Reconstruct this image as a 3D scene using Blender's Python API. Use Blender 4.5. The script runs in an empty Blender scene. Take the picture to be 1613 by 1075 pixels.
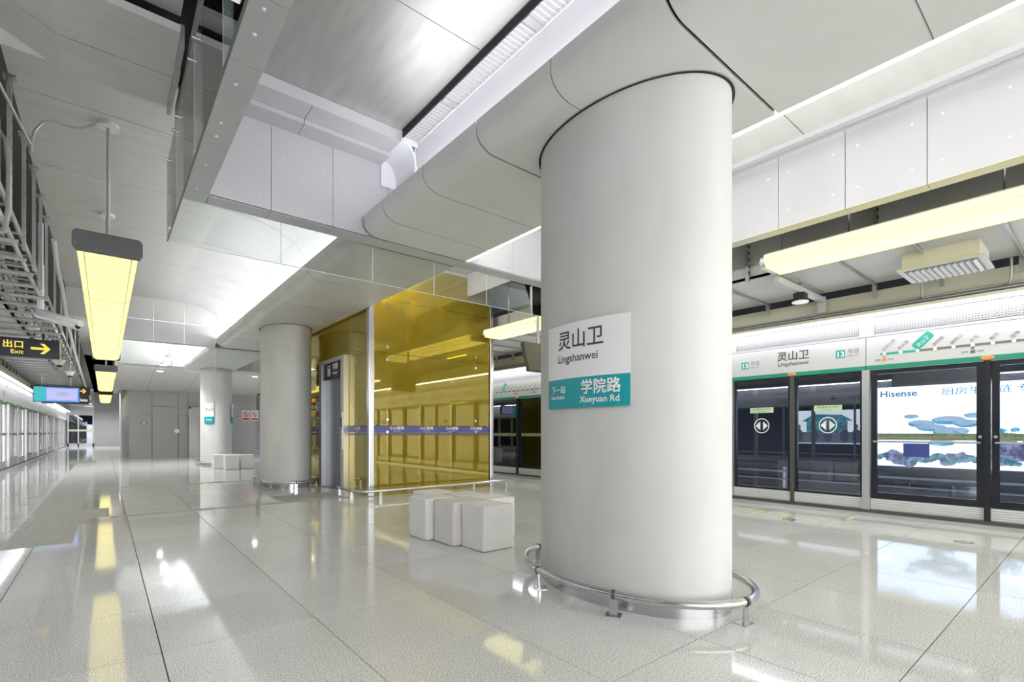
import bpy, bmesh, math, random
from mathutils import Vector, Matrix
random.seed(7)
S = bpy.context.scene
COL = S.collection
PI = math.pi

# ------------------------------------------------------------------ camera
YAW = math.atan2(641.5, 780.0)
cd = bpy.data.cameras.new('camera')
cd.sensor_width = 36.0
cd.lens = 780.0 / 1613 * 36.0
cd.shift_y = (681 - 537.5) / 1613
cd.clip_start = .05; cd.clip_end = 300
cam = bpy.data.objects.new('camera', cd); COL.objects.link(cam)
cam.location = (0, 0, 1.2); cam.rotation_euler = (PI / 2, 0, -YAW)
S.camera = cam

# ------------------------------------------------------------------ world and exposure
w = bpy.data.worlds.new('world'); S.world = w; w.use_nodes = True
w.node_tree.nodes['Background'].inputs[0].default_value = (.96, .97, 1, 1)
w.node_tree.nodes['Background'].inputs[1].default_value = 1.3
S.view_settings.view_transform = 'Standard'
S.view_settings.look = 'None'
S.view_settings.gamma = 1
S.view_settings.use_curve_mapping = False
EXPO = 2.3
S.view_settings.exposure = EXPO
S.cycles.max_bounces = 10
S.cycles.diffuse_bounces = 5
S.cycles.glossy_bounces = 5
S.cycles.transparent_max_bounces = 16
S.cycles.sample_clamp_indirect = 4
S.cycles.use_denoising = True
L_COVE, L_LAMP, L_STRIP, L_DOWN = 10.0, .26, 4.0, 5.0


def area_light(name, loc, size_x, size_y, power, direction, color=(1, 1, 1)):
    l = bpy.data.lights.new(name, 'AREA'); l.shape = 'RECTANGLE'
    l.size = size_x; l.size_y = size_y; l.energy = power; l.color = color
    o = bpy.data.objects.new(name, l); COL.objects.link(o)
    o.location = loc; o.rotation_euler = (PI, math.atan2(direction[0], direction[2]), 0)   # shines up, long side along Y
    return o


# ------------------------------------------------------------------ materials
def mat(name, color, rough=.5, metal=0., bump=0., bscale=40., var=0., vscale=3., spec=.5, stretch=None, coat=0.):
    m = bpy.data.materials.new(name); m.use_nodes = True
    nt = m.node_tree; n = nt.nodes; l = nt.links; b = n['Principled BSDF']
    b.inputs['Base Color'].default_value = (*color, 1)
    b.inputs['Roughness'].default_value = rough
    b.inputs['Metallic'].default_value = metal
    b.inputs['Specular IOR Level'].default_value = spec
    b.inputs['Coat Weight'].default_value = coat
    if var or bump:
        tc = n.new('ShaderNodeTexCoord'); mp = n.new('ShaderNodeMapping')
        geo = n.new('ShaderNodeNewGeometry')
        l.new(geo.outputs['Position'], mp.inputs['Vector'])
        if stretch: mp.inputs['Scale'].default_value = stretch
    if var:
        t = n.new('ShaderNodeTexNoise'); t.inputs['Scale'].default_value = vscale; t.inputs['Detail'].default_value = 5
        l.new(mp.outputs[0], t.inputs['Vector'])
        r = n.new('ShaderNodeMapRange'); r.inputs['From Min'].default_value = .3; r.inputs['From Max'].default_value = .7
        r.inputs['To Min'].default_value = 1 - var; r.inputs['To Max'].default_value = 1 + var
        l.new(t.outputs['Fac'], r.inputs['Value'])
        mx = n.new('ShaderNodeVectorMath'); mx.operation = 'SCALE'; mx.inputs[0].default_value = color
        l.new(r.outputs[0], mx.inputs['Scale']); l.new(mx.outputs[0], b.inputs['Base Color'])
    if bump:
        t = n.new('ShaderNodeTexNoise'); t.inputs['Scale'].default_value = bscale; t.inputs['Detail'].default_value = 3
        l.new(mp.outputs[0], t.inputs['Vector'])
        bp = n.new('ShaderNodeBump'); bp.inputs['Strength'].default_value = bump; bp.inputs['Distance'].default_value = .01
        l.new(t.outputs['Fac'], bp.inputs['Height']); l.new(bp.outputs[0], b.inputs['Normal'])
    return m


def emit(name, color, strength, vis=None):
    m = bpy.data.materials.new(name); m.use_nodes = True
    b = m.node_tree.nodes['Principled BSDF']
    b.inputs['Base Color'].default_value = (color[0] * .06, color[1] * .06, color[2] * .06, 1)
    b.inputs['Emission Color'].default_value = (*color, 1)
    b.inputs['Emission Strength'].default_value = strength if vis else strength / 2 ** EXPO
    return m


def thin_glass(name, tint, refl_ior=1.5, haze=0., haze_col=(.5, .5, .5), rough=.0, gloss_mul=1.0, gcol=(1, 1, 1)):
    m = bpy.data.materials.new(name); m.use_nodes = True
    nt = m.node_tree; n = nt.nodes; l = nt.links; n.clear()
    out = n.new('ShaderNodeOutputMaterial'); tr = n.new('ShaderNodeBsdfTransparent'); tr.inputs[0].default_value = (*tint, 1)
    gl = n.new('ShaderNodeBsdfGlossy'); gl.inputs['Roughness'].default_value = rough; gl.inputs[0].default_value = (*gcol, 1)
    fr = n.new('ShaderNodeFresnel'); fr.inputs['IOR'].default_value = refl_ior
    mu = n.new('ShaderNodeMath'); mu.operation = 'MULTIPLY'; mu.inputs[1].default_value = gloss_mul; mu.use_clamp = True
    l.new(fr.outputs[0], mu.inputs[0])
    mx = n.new('ShaderNodeMixShader'); l.new(mu.outputs[0], mx.inputs[0])
    base = tr.outputs[0]
    if haze:
        df = n.new('ShaderNodeBsdfDiffuse'); df.inputs[0].default_value = (*haze_col, 1)
        tl = n.new('ShaderNodeBsdfTranslucent'); tl.inputs[0].default_value = (*haze_col, 1)
        m1 = n.new('ShaderNodeMixShader'); m1.inputs[0].default_value = .5
        l.new(df.outputs[0], m1.inputs[1]); l.new(tl.outputs[0], m1.inputs[2])
        m2 = n.new('ShaderNodeMixShader'); m2.inputs[0].default_value = haze
        l.new(tr.outputs[0], m2.inputs[1]); l.new(m1.outputs[0], m2.inputs[2]); base = m2.outputs[0]
    l.new(base, mx.inputs[1]); l.new(gl.outputs[0], mx.inputs[2]); l.new(mx.outputs[0], out.inputs[0])
    return m


def granite():
    m = mat('polished_granite', (.6, .6, .59), .06, 0, 0, spec=.6)
    nt = m.node_tree; n = nt.nodes; l = nt.links; b = n['Principled BSDF']
    geo = n.new('ShaderNodeNewGeometry')
    v = n.new('ShaderNodeTexNoise'); v.inputs['Scale'].default_value = 130; v.inputs['Detail'].default_value = 2
    l.new(geo.outputs['Position'], v.inputs['Vector'])
    cr = n.new('ShaderNodeValToRGB')
    cr.color_ramp.elements[0].position = .4; cr.color_ramp.elements[0].color = (.48, .48, .475, 1)
    cr.color_ramp.elements[1].position = .54; cr.color_ramp.elements[1].color = (.9, .895, .88, 1)
    l.new(v.outputs['Fac'], cr.inputs[0])
    v2 = n.new('ShaderNodeTexNoise'); v2.inputs['Scale'].default_value = 1.3; v2.inputs['Detail'].default_value = 4
    l.new(geo.outputs['Position'], v2.inputs['Vector'])
    r = n.new('ShaderNodeMapRange'); r.inputs['To Min'].default_value = .9; r.inputs['To Max'].default_value = 1.08
    l.new(v2.outputs['Fac'], r.inputs['Value'])
    oi = n.new('ShaderNodeObjectInfo')
    r2 = n.new('ShaderNodeMapRange'); r2.inputs['To Min'].default_value = .95; r2.inputs['To Max'].default_value = 1.04
    l.new(oi.outputs['Random'], r2.inputs['Value'])
    mm = n.new('ShaderNodeMath'); mm.operation = 'MULTIPLY'; l.new(r.outputs[0], mm.inputs[0]); l.new(r2.outputs[0], mm.inputs[1])
    sc = n.new('ShaderNodeVectorMath'); sc.operation = 'SCALE'
    l.new(cr.outputs[0], sc.inputs[0]); l.new(mm.outputs[0], sc.inputs['Scale']); l.new(sc.outputs[0], b.inputs['Base Color'])
    return m


MT = {}
MT['granite'] = granite()
MT['joint'] = mat('floor_joint', (.2, .2, .19), .7)
MT['ceil'] = mat('fibre_cement_ceiling', (.63, .63, .61), .42, 0, .05, 60, .05, 2.2, stretch=(1, 3, 1))
MT['vault'] = mat('satin_vault_panel', (.66, .66, .67), .3, .35, 0, 40, .05, 3)
MT['sheet'] = mat('brushed_steel_sheet', (.46, .46, .45), .5, .8, .05, 30, .08, 2, stretch=(6, 1, 1))
MT['beam'] = mat('bulkhead_panel', (.72, .72, .7), .36, 0, 0, 40, .04, 1.6)
MT['fascia'] = mat('silver_fascia_panel', (.57, .57, .59), .38, .25, 0, 40, .03, 2)
MT['cove'] = mat('white_cove_lining', (.8, .8, .84), .5)
MT['column'] = mat('column_cladding', (.64, .64, .62), .5, 0, .08, 30, .07, 2.5, stretch=(1, 1, .35))
MT['dark'] = mat('black_gap', (.02, .02, .022), .7)
MT['dgrey'] = mat('dark_grey_metal', (.1, .1, .1), .45, .3)
MT['steel'] = mat('stainless_steel', (.6, .6, .62), .25, 1., 0, 40, .05, 4)
MT['doorsteel'] = mat('brushed_door_steel', (.36, .37, .41), .38, .9, 0, 40, .06, 3)
MT['meshmetal'] = mat('perforated_metal', (.3, .3, .32), .5)
MT['coverwhite'] = mat('joint_cover_enamel', (.45, .45, .46), .5)
MT['satin'] = mat('satin_aluminium', (.62, .62, .64), .35, .8)
MT['galv'] = mat('galvanised_steel', (.45, .45, .44), .42, .5, 0, 40, .1, 6)
MT['duct'] = mat('pale_duct_paint', (.55, .55, .54), .5, .1, 0, 40, .06, 2)
MT['cream'] = mat('cream_paint_and_lamp_cast', (.68, .66, .52), .45)
MT['white'] = mat('white_enamel', (.82, .82, .83), .35)
MT['header'] = mat('header_panel_enamel', (.66, .66, .68), .3, .1)
MT['green'] = mat('green_line_band', (.02, .3, .19), .35)
MT['teal'] = mat('teal_sign_face', (.0, .34, .39), .35)
MT['signwhite'] = mat('white_sign_face', (.84, .84, .84), .4)
MT['ink'] = mat('dark_lettering', (.06, .06, .06), .5)
MT['inkgrey'] = mat('grey_lettering', (.18, .18, .19), .5)
MT['inkwhite'] = mat('white_lettering', (.9, .9, .9), .5)
MT['tealink'] = mat('teal_print', (.02, .42, .36), .45)
MT['orange'] = mat('orange_lamp_cover', (.85, .33, .08), .3)
MT['stool'] = mat('pale_stone_stool', (.78, .77, .75), .5, 0, .05, 50, .03, 5)
MT['stoolwarm'] = mat('warm_stone_stool', (.72, .69, .65), .5, 0, .05, 50, .03, 5)
MT['blackframe'] = mat('black_door_frame', (.012, .014, .022), .25)
MT['signblack'] = mat('black_sign_case', (.008, .01, .02), .3)
MT['yellowlit'] = emit('lit_yellow_sign', (1, .7, .1), 1.15)
MT['whitelit'] = emit('lit_white_sign', (1, 1, 1), 1.0)
MT['lamp'] = emit('lamp_diffuser', (1., .88, .3), L_LAMP * 1.25, 1)
MT['lampwhite'] = emit('pale_lamp_diffuser', (1., .93, .32), L_LAMP * 1.8, 1)
MT['strip'] = emit('strip_light', (.9, .93, 1), L_STRIP * 1.08, 1)
MT['stripsoft'] = emit('recessed_line_light', (1, .98, .88), 1.6)
MT['down'] = emit('downlight_lens', (1, .98, .93), L_DOWN, 1)
MT['grille'] = emit('grille_light', (.97, .97, 1), 1.25)
MT['glass'] = thin_glass('clear_smoke_glass', (.9, .92, .91), 1.45)
MT['edge'] = mat('glass_edge', (.75, .82, .8), .2)
MT['edgedark'] = mat('glass_edge_dark', (.12, .14, .13), .3)
MT['psdglass'] = thin_glass('door_glass', (.62, .68, .82), 1.55, gloss_mul=2.2)
MT['amber'] = thin_glass('amber_glass', (.9, .78, .13), 1.5, .48, (.62, .53, .06), gloss_mul=2.7, gcol=(.95, .84, .42))
MT['wallpanel'] = mat('grey_wall_panel', (.42, .42, .415), .45, 0, 0, 40, .03, 1)
MT['track'] = mat('tunnel_wall', (.03, .032, .036), .8, 0, 0, 40, .3, 1.5)
MT['pipe'] = mat('track_pipe', (.3, .31, .33), .5)
MT['olive'] = mat('olive_notice_band', (.25, .3, .17), .5)
MT['sticker'] = mat('pale_green_sticker', (.6, .78, .5), .5)
MT['purple'] = mat('purple_safety_band', (.1, .1, .32), .35)
MT['red'] = mat('red_print', (.7, .06, .05), .5)
MT['paint'] = mat('yellow_floor_paint', (.8, .72, .4), .4)
MT['tactile'] = mat('tactile_paving', (.42, .42, .41), .7)
MT['joinmetal'] = mat('joint_cover_metal', (.36, .35, .34), .6)
MT['rubber'] = mat('grey_mat', (.33, .33, .33), .6)
MT['shaft'] = mat('lift_shaft_paint', (.75, .5, .3), .5)
MT['shaftdark'] = mat('lift_shaft_back', (.5, .45, .3), .6)
MT['screen'] = emit('blue_display', (.12, .4, .9), .9)
MT['screenlav'] = emit('lavender_display', (.55, .55, 1), .95)
MT['screenteal'] = emit('teal_display', (.05, .6, .65), .8)
MT['adwhite'] = emit('advert_white', (.88, .97, 1.), 4.0)
MT['adteal'] = emit('advert_teal', (.12, .45, .55), .9)
MT['adteal2'] = emit('advert_pale_teal', (.35, .72, .8), 1.0)
MT['adgreen'] = emit('advert_green', (.1, .42, .35), .8)
MT['adrock'] = emit('advert_rock', (.35, .3, .42), .8)
MT['adblue'] = emit('advert_blue', (.1, .25, .8), 1.0)
MT['adnavy'] = emit('advert_navy', (.02, .05, .4), .8)
MT['adgrey'] = emit('advert_grey', (.45, .55, .62), .9)
MT['adink'] = emit('advert_lettering', (.2, .45, .6), .8)
MT['adpeople'] = emit('advert_clothes', (.25, .3, .5), .8)
MT['adskin'] = emit('advert_skin', (.75, .55, .45), .8)
MT['adpurple'] = emit('advert_purple', (.45, .08, .6), .8)


def emit_noise(name, stops, scale, strength, stretch=(1, 1, 1)):
    m = emit(name, (1, 1, 1), strength); nt = m.node_tree; n = nt.nodes; l = nt.links; b = n['Principled BSDF']
    b.inputs['Base Color'].default_value = (.05, .05, .05, 1)
    g = n.new('ShaderNodeNewGeometry'); mp = n.new('ShaderNodeMapping'); mp.inputs['Scale'].default_value = stretch
    t = n.new('ShaderNodeTexNoise'); t.inputs['Scale'].default_value = scale; t.inputs['Detail'].default_value = 8; t.inputs['Roughness'].default_value = .7
    cr = n.new('ShaderNodeValToRGB')
    while len(cr.color_ramp.elements) < len(stops): cr.color_ramp.elements.new(.5)
    for e, (p, c) in zip(cr.color_ramp.elements, stops): e.position = p; e.color = (*c, 1)
    l.new(g.outputs['Position'], mp.inputs[0]); l.new(mp.outputs[0], t.inputs['Vector']); l.new(t.outputs['Fac'], cr.inputs[0]); l.new(cr.outputs[0], b.inputs['Emission Color'])
    return m


MT['adrock'] = emit_noise('advert_rock', ((.36, (.1, .08, .16)), (.48, (.4, .36, .5)), (.56, (.85, .85, .95)), (.66, (.3, .3, .42))), 7, 1.0)
MT['adgreen'] = emit_noise('advert_green', ((.38, (.02, .22, .2)), (.5, (.15, .55, .45)), (.6, (.7, .95, .95)), (.7, (.1, .4, .4))), 11, 1.0)
MT['adteal'] = emit_noise('advert_teal', ((.38, (.0, .22, .3)), (.5, (.05, .5, .6)), (.62, (.5, .9, .95)), (.75, (.1, .5, .6))), 9, 1.7)
MT['adteal2'] = emit_noise('advert_pale_teal', ((.3, (.4, .75, .8)), (.6, (.85, .97, 1.))), 4, 1.15)


# ------------------------------------------------------------------ mesh helpers
class MB:
    def __init__(s): s.v = []; s.f = []; s.sm = []

    def add(s, vs, fs, smooth=False):
        o = len(s.v); s.v += [tuple(p) for p in vs]
        s.f += [tuple(i + o for i in f) for f in fs]; s.sm += [smooth] * len(fs); return s

    def box(s, x0, x1, y0, y1, z0, z1):
        x0, x1 = min(x0, x1), max(x0, x1); y0, y1 = min(y0, y1), max(y0, y1); z0, z1 = min(z0, z1), max(z0, z1)
        v = [(x, y, z) for z in (z0, z1) for y in (y0, y1) for x in (x0, x1)]
        return s.add(v, [(0, 2, 3, 1), (4, 5, 7, 6), (0, 1, 5, 4), (2, 6, 7, 3), (0, 4, 6, 2), (1, 3, 7, 5)])

    def prism_y(s, pts, y0, y1, smooth=False, caps=True):      # pts: closed (x, z) outline, extruded along Y
        n = len(pts)
        v = [(x, y0, z) for x, z in pts] + [(x, y1, z) for x, z in pts]
        f = [(i, (i + 1) % n, (i + 1) % n + n, i + n) for i in range(n)]
        s.add(v, f, smooth)
        if caps: s.add(v, [tuple(range(n))[::-1], tuple(range(n, 2 * n))])
        return s

    def prism_x(s, pts, x0, x1):
        n = len(pts)
        v = [(x0, y, z) for y, z in pts] + [(x1, y, z) for y, z in pts]
        return s.add(v, [(i, (i + 1) % n, (i + 1) % n + n, i + n) for i in range(n)] + [tuple(range(n)), tuple(range(2 * n - 1, n - 1, -1))])

    def cyl(s, p0, p1, r, seg=12, r1=None, caps=True):
        p0, p1 = Vector(p0), Vector(p1); d = (p1 - p0).normalized()
        a = d.orthogonal().normalized(); b = d.cross(a); r1 = r if r1 is None else r1
        v = []
        for p, rr in ((p0, r), (p1, r1)):
            v += [p + a * math.cos(2 * PI * i / seg) * rr + b * math.sin(2 * PI * i / seg) * rr for i in range(seg)]
        s.add(v, [(i, (i + 1) % seg, (i + 1) % seg + seg, i + seg) for i in range(seg)], True)
        if caps: s.add(v, [tuple(range(seg))[::-1], tuple(range(seg, 2 * seg))])
        return s

    def tube(s, pts, r, seg=8, closed=False):
        P = [Vector(p) for p in pts]; n = len(P); rings = []
        a = None
        for i, p in enumerate(P):
            q0 = P[i - 1] if (i or closed) else P[0]; q1 = P[(i + 1) % n] if (i < n - 1 or closed) else P[-1]
            d = (q1 - q0).normalized()
            if a is None: a = d.orthogonal().normalized()
            a = (a - d * a.dot(d)).normalized(); b = d.cross(a)
            rings.append([p + a * math.cos(2 * PI * k / seg) * r + b * math.sin(2 * PI * k / seg) * r for k in range(seg)])
        v = [q for g in rings for q in g]; f = []
        m = n if closed else n - 1
        if closed:   # match seam twist
            pass
        for i in range(m):
            j = (i + 1) % n
            for k in range(seg):
                f.append((i * seg + k, i * seg + (k + 1) % seg, j * seg + (k + 1) % seg, j * seg + k))
        s.add(v, f, True)
        if not closed: s.add(v, [tuple(range(seg))[::-1], tuple(range((n - 1) * seg, n * seg))])
        return s

    def poly(s, pts): return s.add(pts, [tuple(range(len(pts)))])

    def build(s, name, m, parent=None, bevel=0., seg=2):
        me = bpy.data.meshes.new(name)
        if parent is None:
            xs = [p[0] for p in s.v]; ys = [p[1] for p in s.v]; zs = [p[2] for p in s.v]
            o0 = Vector(((min(xs) + max(xs)) / 2, (min(ys) + max(ys)) / 2, min(zs)))
        else: o0 = wloc(parent)
        me.from_pydata([(Vector(p) - o0) for p in s.v], [], s.f); me.update()
        me.polygons.foreach_set('use_smooth', s.sm)
        bm = bmesh.new(); bm.from_mesh(me)
        bmesh.ops.remove_doubles(bm, verts=bm.verts, dist=1e-5)
        bmesh.ops.recalc_face_normals(bm, faces=bm.faces)
        for e in bm.edges:
            if len(e.link_faces) == 2 and e.calc_face_angle(0) > .7: e.smooth = False
        bm.to_mesh(me); bm.free()
        me.materials.append(MT[m])
        o = bpy.data.objects.new(name, me); COL.objects.link(o)
        if parent is not None: o.parent = parent
        else: o.location = o0
        if bevel:
            b = o.modifiers.new('bevel', 'BEVEL'); b.width = bevel; b.segments = seg; b.limit_method = 'ANGLE'
        return o


def wloc(o):
    v = Vector((0, 0, 0))
    while o is not None: v += o.location; o = o.parent
    return v


def tag(o, label=None, cat=None, group=None, kind=None):
    if label: o['label'] = label
    if cat: o['category'] = cat
    if group: o['group'] = group
    if kind: o['kind'] = kind
    return o


def thing(name, loc, label, cat, group=None, kind=None):
    o = bpy.data.objects.new(name, None); COL.objects.link(o); o.location = loc; o.empty_display_size = .2
    return tag(o, label, cat, group, kind)


def struct(name, loc=(0, 0, 0), label=None):
    o = bpy.data.objects.new(name, None); COL.objects.link(o); o.location = loc
    return tag(o, label, None, None, 'structure')


def copy_tree(o, off, parent=None):
    c = o.copy(); COL.objects.link(c)
    if parent is None: c.location = o.location + Vector(off)
    else: c.parent = parent
    for ch in list(o.children): copy_tree(ch, off, c)
    return c


def text_mesh(body, size, bold=0., align='LEFT', xs=1.):
    cjk_bold = 0
    if bold and any(ord(ch) > 0x2000 for ch in body): cjk_bold, bold = bold, 0
    c = bpy.data.curves.new('t', 'FONT'); c.body = body; c.size = size; c.align_x = align; c.offset = bold; c.resolution_u = 2
    o = bpy.data.objects.new('t', c); COL.objects.link(o)
    bpy.context.view_layer.update()
    me = bpy.data.meshes.new_from_object(o.evaluated_get(bpy.context.evaluated_depsgraph_get()))
    bpy.data.objects.remove(o); bpy.data.curves.remove(c)
    vs = [(v.co.x * xs, v.co.y) for v in me.vertices]; fs = [tuple(p.vertices) for p in me.polygons]
    bpy.data.meshes.remove(me)
    if cjk_bold:      # wide characters: thicken the strokes with shifted copies
        base, bf = list(vs), list(fs); vs = []; fs = []
        for dx, dy in ((-1, -1), (1, -1), (1, 1), (-1, 1)):
            o_ = len(vs); vs += [(x + dx * cjk_bold, y + dy * cjk_bold) for x, y in base]; fs += [tuple(i + o_ for i in f) for f in bf]
    return vs, fs


def text(name, body, size, pos, nrm, m, parent, align='LEFT', bold=0., xs=1., rot=0., mb=None):
    """flat print: pos = baseline point, nrm = the way the lettering faces"""
    vs, fs = text_mesh(body, size, bold, align, xs)
    nrm = Vector(nrm).normalized(); r = Vector((0, 0, 1)).cross(nrm).normalized(); u = nrm.cross(r)
    c, s_ = math.cos(rot), math.sin(rot)
    pts = [Vector(pos) + r * (x * c - y * s_) + u * (x * s_ + y * c) + nrm * (.0003 * (4 * i // max(len(vs), 1))) for i, (x, y) in enumerate(vs)]
    if mb is not None: mb.add(pts, fs); return None
    b = MB(); b.add(pts, fs); return b.build(name, m, parent)


def disc(c, nrm, r, seg=32, r_in=None, ry=None):
    b = MB(); nrm = Vector(nrm).normalized()
    a = Vector((0, 0, 1)).cross(nrm)
    a = Vector((1, 0, 0)) if a.length < .1 else a.normalized()
    u = nrm.cross(a); c = Vector(c); ry = ry or r
    ring = lambda q, qy: [c + a * math.cos(2 * PI * i / seg) * q + u * math.sin(2 * PI * i / seg) * qy for i in range(seg)]
    if r_in:
        v = ring(r, ry) + ring(r_in, r_in * ry / r); b.add(v, [(i, (i + 1) % seg, (i + 1) % seg + seg, i + seg) for i in range(seg)])
    else: b.add(ring(r, ry), [tuple(range(seg))])
    return b


def join(*mbs):
    b = MB()
    for m in mbs: b.add(m.v, m.f)
    return b


ORD = ['first', 'second', 'third', 'fourth', 'fifth', 'sixth', 'seventh', 'eighth', 'ninth', 'tenth', 'eleventh', 'twelfth',
       'thirteenth', 'fourteenth', 'fifteenth', 'sixteenth', 'seventeenth', 'eighteenth', 'nineteenth', 'twentieth', 'twenty-first', 'twenty-second', 'twenty-third', 'twenty-fourth', 'twenty-fifth', 'twenty-sixth', 'twenty-seventh', 'twenty-eighth']

# ================================================================== STRUCTURE
XL, XR = -2.4, 8.5            # the two door lines
Y0, Y1 = -9.0, 55.0
ZC = 4.57

# ---- floor: tiles laid singly near the camera, joined beyond
floor = MB().box(XL - .35, XR + .35, Y0, Y1, -.12, -.012).build('floor', 'joint'); tag(floor, kind='structure')
PX, PY, OX, OY = .81, .875, .24, 1.53
tile_cache = {}


def tile(x0, x1, y0, y1):
    g = .003
    k = (round(x1 - x0, 3), round(y1 - y0, 3))
    if k not in tile_cache:
        b = MB().box(g, x1 - x0 - g, g, y1 - y0 - g, -.012, 0)
        me = bpy.data.meshes.new('tile'); me.from_pydata(b.v, [], b.f); me.materials.append(MT['granite']); me.update(); tile_cache[k] = me
    o = bpy.data.objects.new('tile', tile_cache[k]); COL.objects.link(o); o.parent = floor
    o.location = Vector((x0, y0, 0)) - wloc(floor)
    return o


farb = MB(); nt_ = 0
i0 = math.floor((XL - OX) / PX); i1 = math.ceil((XR - OX) / PX)
j0 = math.floor((Y0 - OY) / PY); j1 = math.ceil((Y1 - OY) / PY)
for i in range(i0, i1):
    for j in range(j0, j1):
        x0, x1 = max(XL + .0, OX + i * PX), min(XR, OX + (i + 1) * PX)
        y0, y1 = max(Y0, OY + j * PY), min(Y1, OY + (j + 1) * PY)
        if x1 - x0 < .03 or y1 - y0 < .03: continue
        d = (x0 + .4) * math.sin(YAW) + (y0 + .4) * math.cos(YAW); l = (x0 + .4) * math.cos(YAW) - (y0 + .4) * math.sin(YAW)
        if 1.3 < d < 11.5 and abs(l) / d < 1.22 and nt_ < 298:
            tile(x0, x1, y0, y1); nt_ += 1
        else:
            farb.box(x0 + .003, x1 - .003, y0 + .003, y1 - .003, -.012, 0)
o = farb.build('distant_tile', 'granite', floor); o['kind'] = 'stuff'

# ---- tactile paving, joint covers, mat, rings, painted marks
tp = MB().box(-.83, -.27, 7.15, 27, .0, .0025).box(-2.1, -.83, 7.15, 7.75, 0, .0025).box(-.27, .05, 9.05, 10.1, 0, .0025)
tpo = tp.build('tactile_paving', 'tactile'); tag(tpo, 'grey strip of ribbed tactile paving along the left side of the floor', 'paving strip')
rb = MB()
for k in range(7):
    x = -.79 + k * .08
    rb.box(x, x + .035, 7.8, 27, .0025, .0055)
for k in range(46): rb.box(-.83, -.27, 7.9 + k * .42, 7.915 + k * .42, .0025, .006)
for k in range(16): rb.box(-2.05 + k * .112, -2.01 + k * .112, 7.2, 7.7, .0025, .006)
for k in range(4): rb.box(-.24 + k * .08, -.205 + k * .08, 9.1, 10.05, .0025, .006)
r_ = rb.build('rib', 'tactile', tpo); r_['kind'] = 'stuff'
for k, (x0, x1, y) in enumerate(((.06, 3.45, 8.95), (.06, 6.2, 13.6))):
    b = MB().box(x0, x1, y - .06, y + .06, 0, .003)
    for dx in (-.06, .055): b.box(x0, x1, y + dx, y + dx + .006, .003, .005)
    tag(b.build('joint_cover', 'joinmetal'), ['metal expansion joint strip crossing the floor before the lift and second column',
        'thin metal expansion joint strip crossing the floor beyond the lift'][k], 'floor strip')
m_ = MB()
m_.box(2.35, 3.4, 9.1, 9.9, 0, .006)
mo = m_.build('drain_mat', 'rubber'); tag(mo, 'grey ribbed metal mat set in the floor in front of the lift door', 'mat')
rb = MB()
for k in range(12): rb.box(2.4, 3.35, 9.14 + k * .062, 9.165 + k * .062, .006, .009)
rb.build('rib', 'joinmetal', mo)['kind'] = 'stuff'
for k, (x, y) in enumerate([(7.24, 2.83), (7.22, 1.04), (-1.0, 9.66), (-1.0, 11.4), (-1.0, 12.6), (-1.0, 14.4), (-1.0, 17.0)]):
    lab = (['round dark floor marker in front of the sliding doors on the right', 'round dark floor marker in front of the advert panel at lower right'] +
           ['round dark floor marker left of the tactile strip, %s from the camera' % q for q in ('nearest', 'second', 'third', 'fourth', 'fifth')])[k]
    c_ = join(disc((x, y, .0015), (0, 0, 1), .085, 32, .06))
    o = c_.build('floor_marker', 'dgrey'); tag(o, lab, 'floor marker', 'round markers on the floor')
    join(disc((x, y, .0018), (0, 0, 1), .02, 12)).build('centre_dot', 'dgrey', o)
pm = MB()
for (a, b, c, d) in ((7.75, 7.8, 2.3, 4.2), (7.3, 7.8, 2.95, 3.03), (7.3, 7.8, 3.35, 3.43), (7.75, 8.2, 2.3, 2.36)): pm.box(a, b, c, d, .0, .0012)
tag(pm.build('queue_marking', 'paint'), 'faint yellow queue lines painted before the right sliding doors', 'floor marking')

# ---- ceiling
ceil = struct('ceiling')
JY = [3.29 + 1.75 * k for k in range(-7, 30)]


def ceil_panel(pts, y0, y1, m='ceil', name='ceiling_panel', smooth=False):
    return MB().prism_y(pts, y0 + .006, y1 - .006, smooth).build(name, m, ceil)


def shell(prof, t):       # thicken an open (x,z) profile upwards by t
    return prof + [(x, z + t) for x, z in reversed(prof)]


def shell_n(prof, t):
    out = []
    for i, (x, z) in enumerate(prof):
        a = prof[max(i - 1, 0)]; b = prof[min(i + 1, len(prof) - 1)]
        dx, dz = b[0] - a[0], b[1] - a[1]; L = math.hypot(dx, dz)
        out.append((x - dz / L * t, z + dx / L * t))
    return prof + out[::-1]


MB().box(-.72, 6.1, Y0, Y1, ZC + .14, ZC + .2).build('ceiling_slab', 'dgrey', ceil)
vault = [(-.7, ZC), (1.35, ZC)]
for k in range(1, 15):
    t = k / 14 * PI / 2
    vault.append((1.35 + 1.38 * math.sin(t) ** 1.0, ZC - .95 * (1 - math.cos(t)) ** 1.15))
JV = [6.79 + 1.75 * k for k in range(0, 5)]
JV = [5.83] + JV + [15.4]
for a, b in zip(JV[:-1], JV[1:]):
    MB().prism_y(shell_n(vault[:2], .03), a + .006, b - .006).build('ceiling_panel', 'ceil', ceil)
    MB().prism_y(shell_n(vault[1:], .03), a + .006, b - .006, True).build('vault_panel', 'vault', ceil)
JV2 = [15.65, 17.3, 19.05, 20.8, 22.8]
for a, b in zip(JV2[:-1], JV2[1:]):
    MB().prism_y(shell_n(vault[:2], .03), a + .006, b - .006).build('ceiling_panel', 'ceil', ceil)
    MB().prism_y(shell_n(vault[1:], .03), a + .006, b - .006, True).build('vault_panel', 'vault', ceil)
# left strip of ceiling before the frame
for a, b in ((5.55, 6.79),):
    MB().box(-.7, .55, a, 5.83, ZC, ZC + .03).build('ceiling_panel', 'ceil', ceil)
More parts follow.
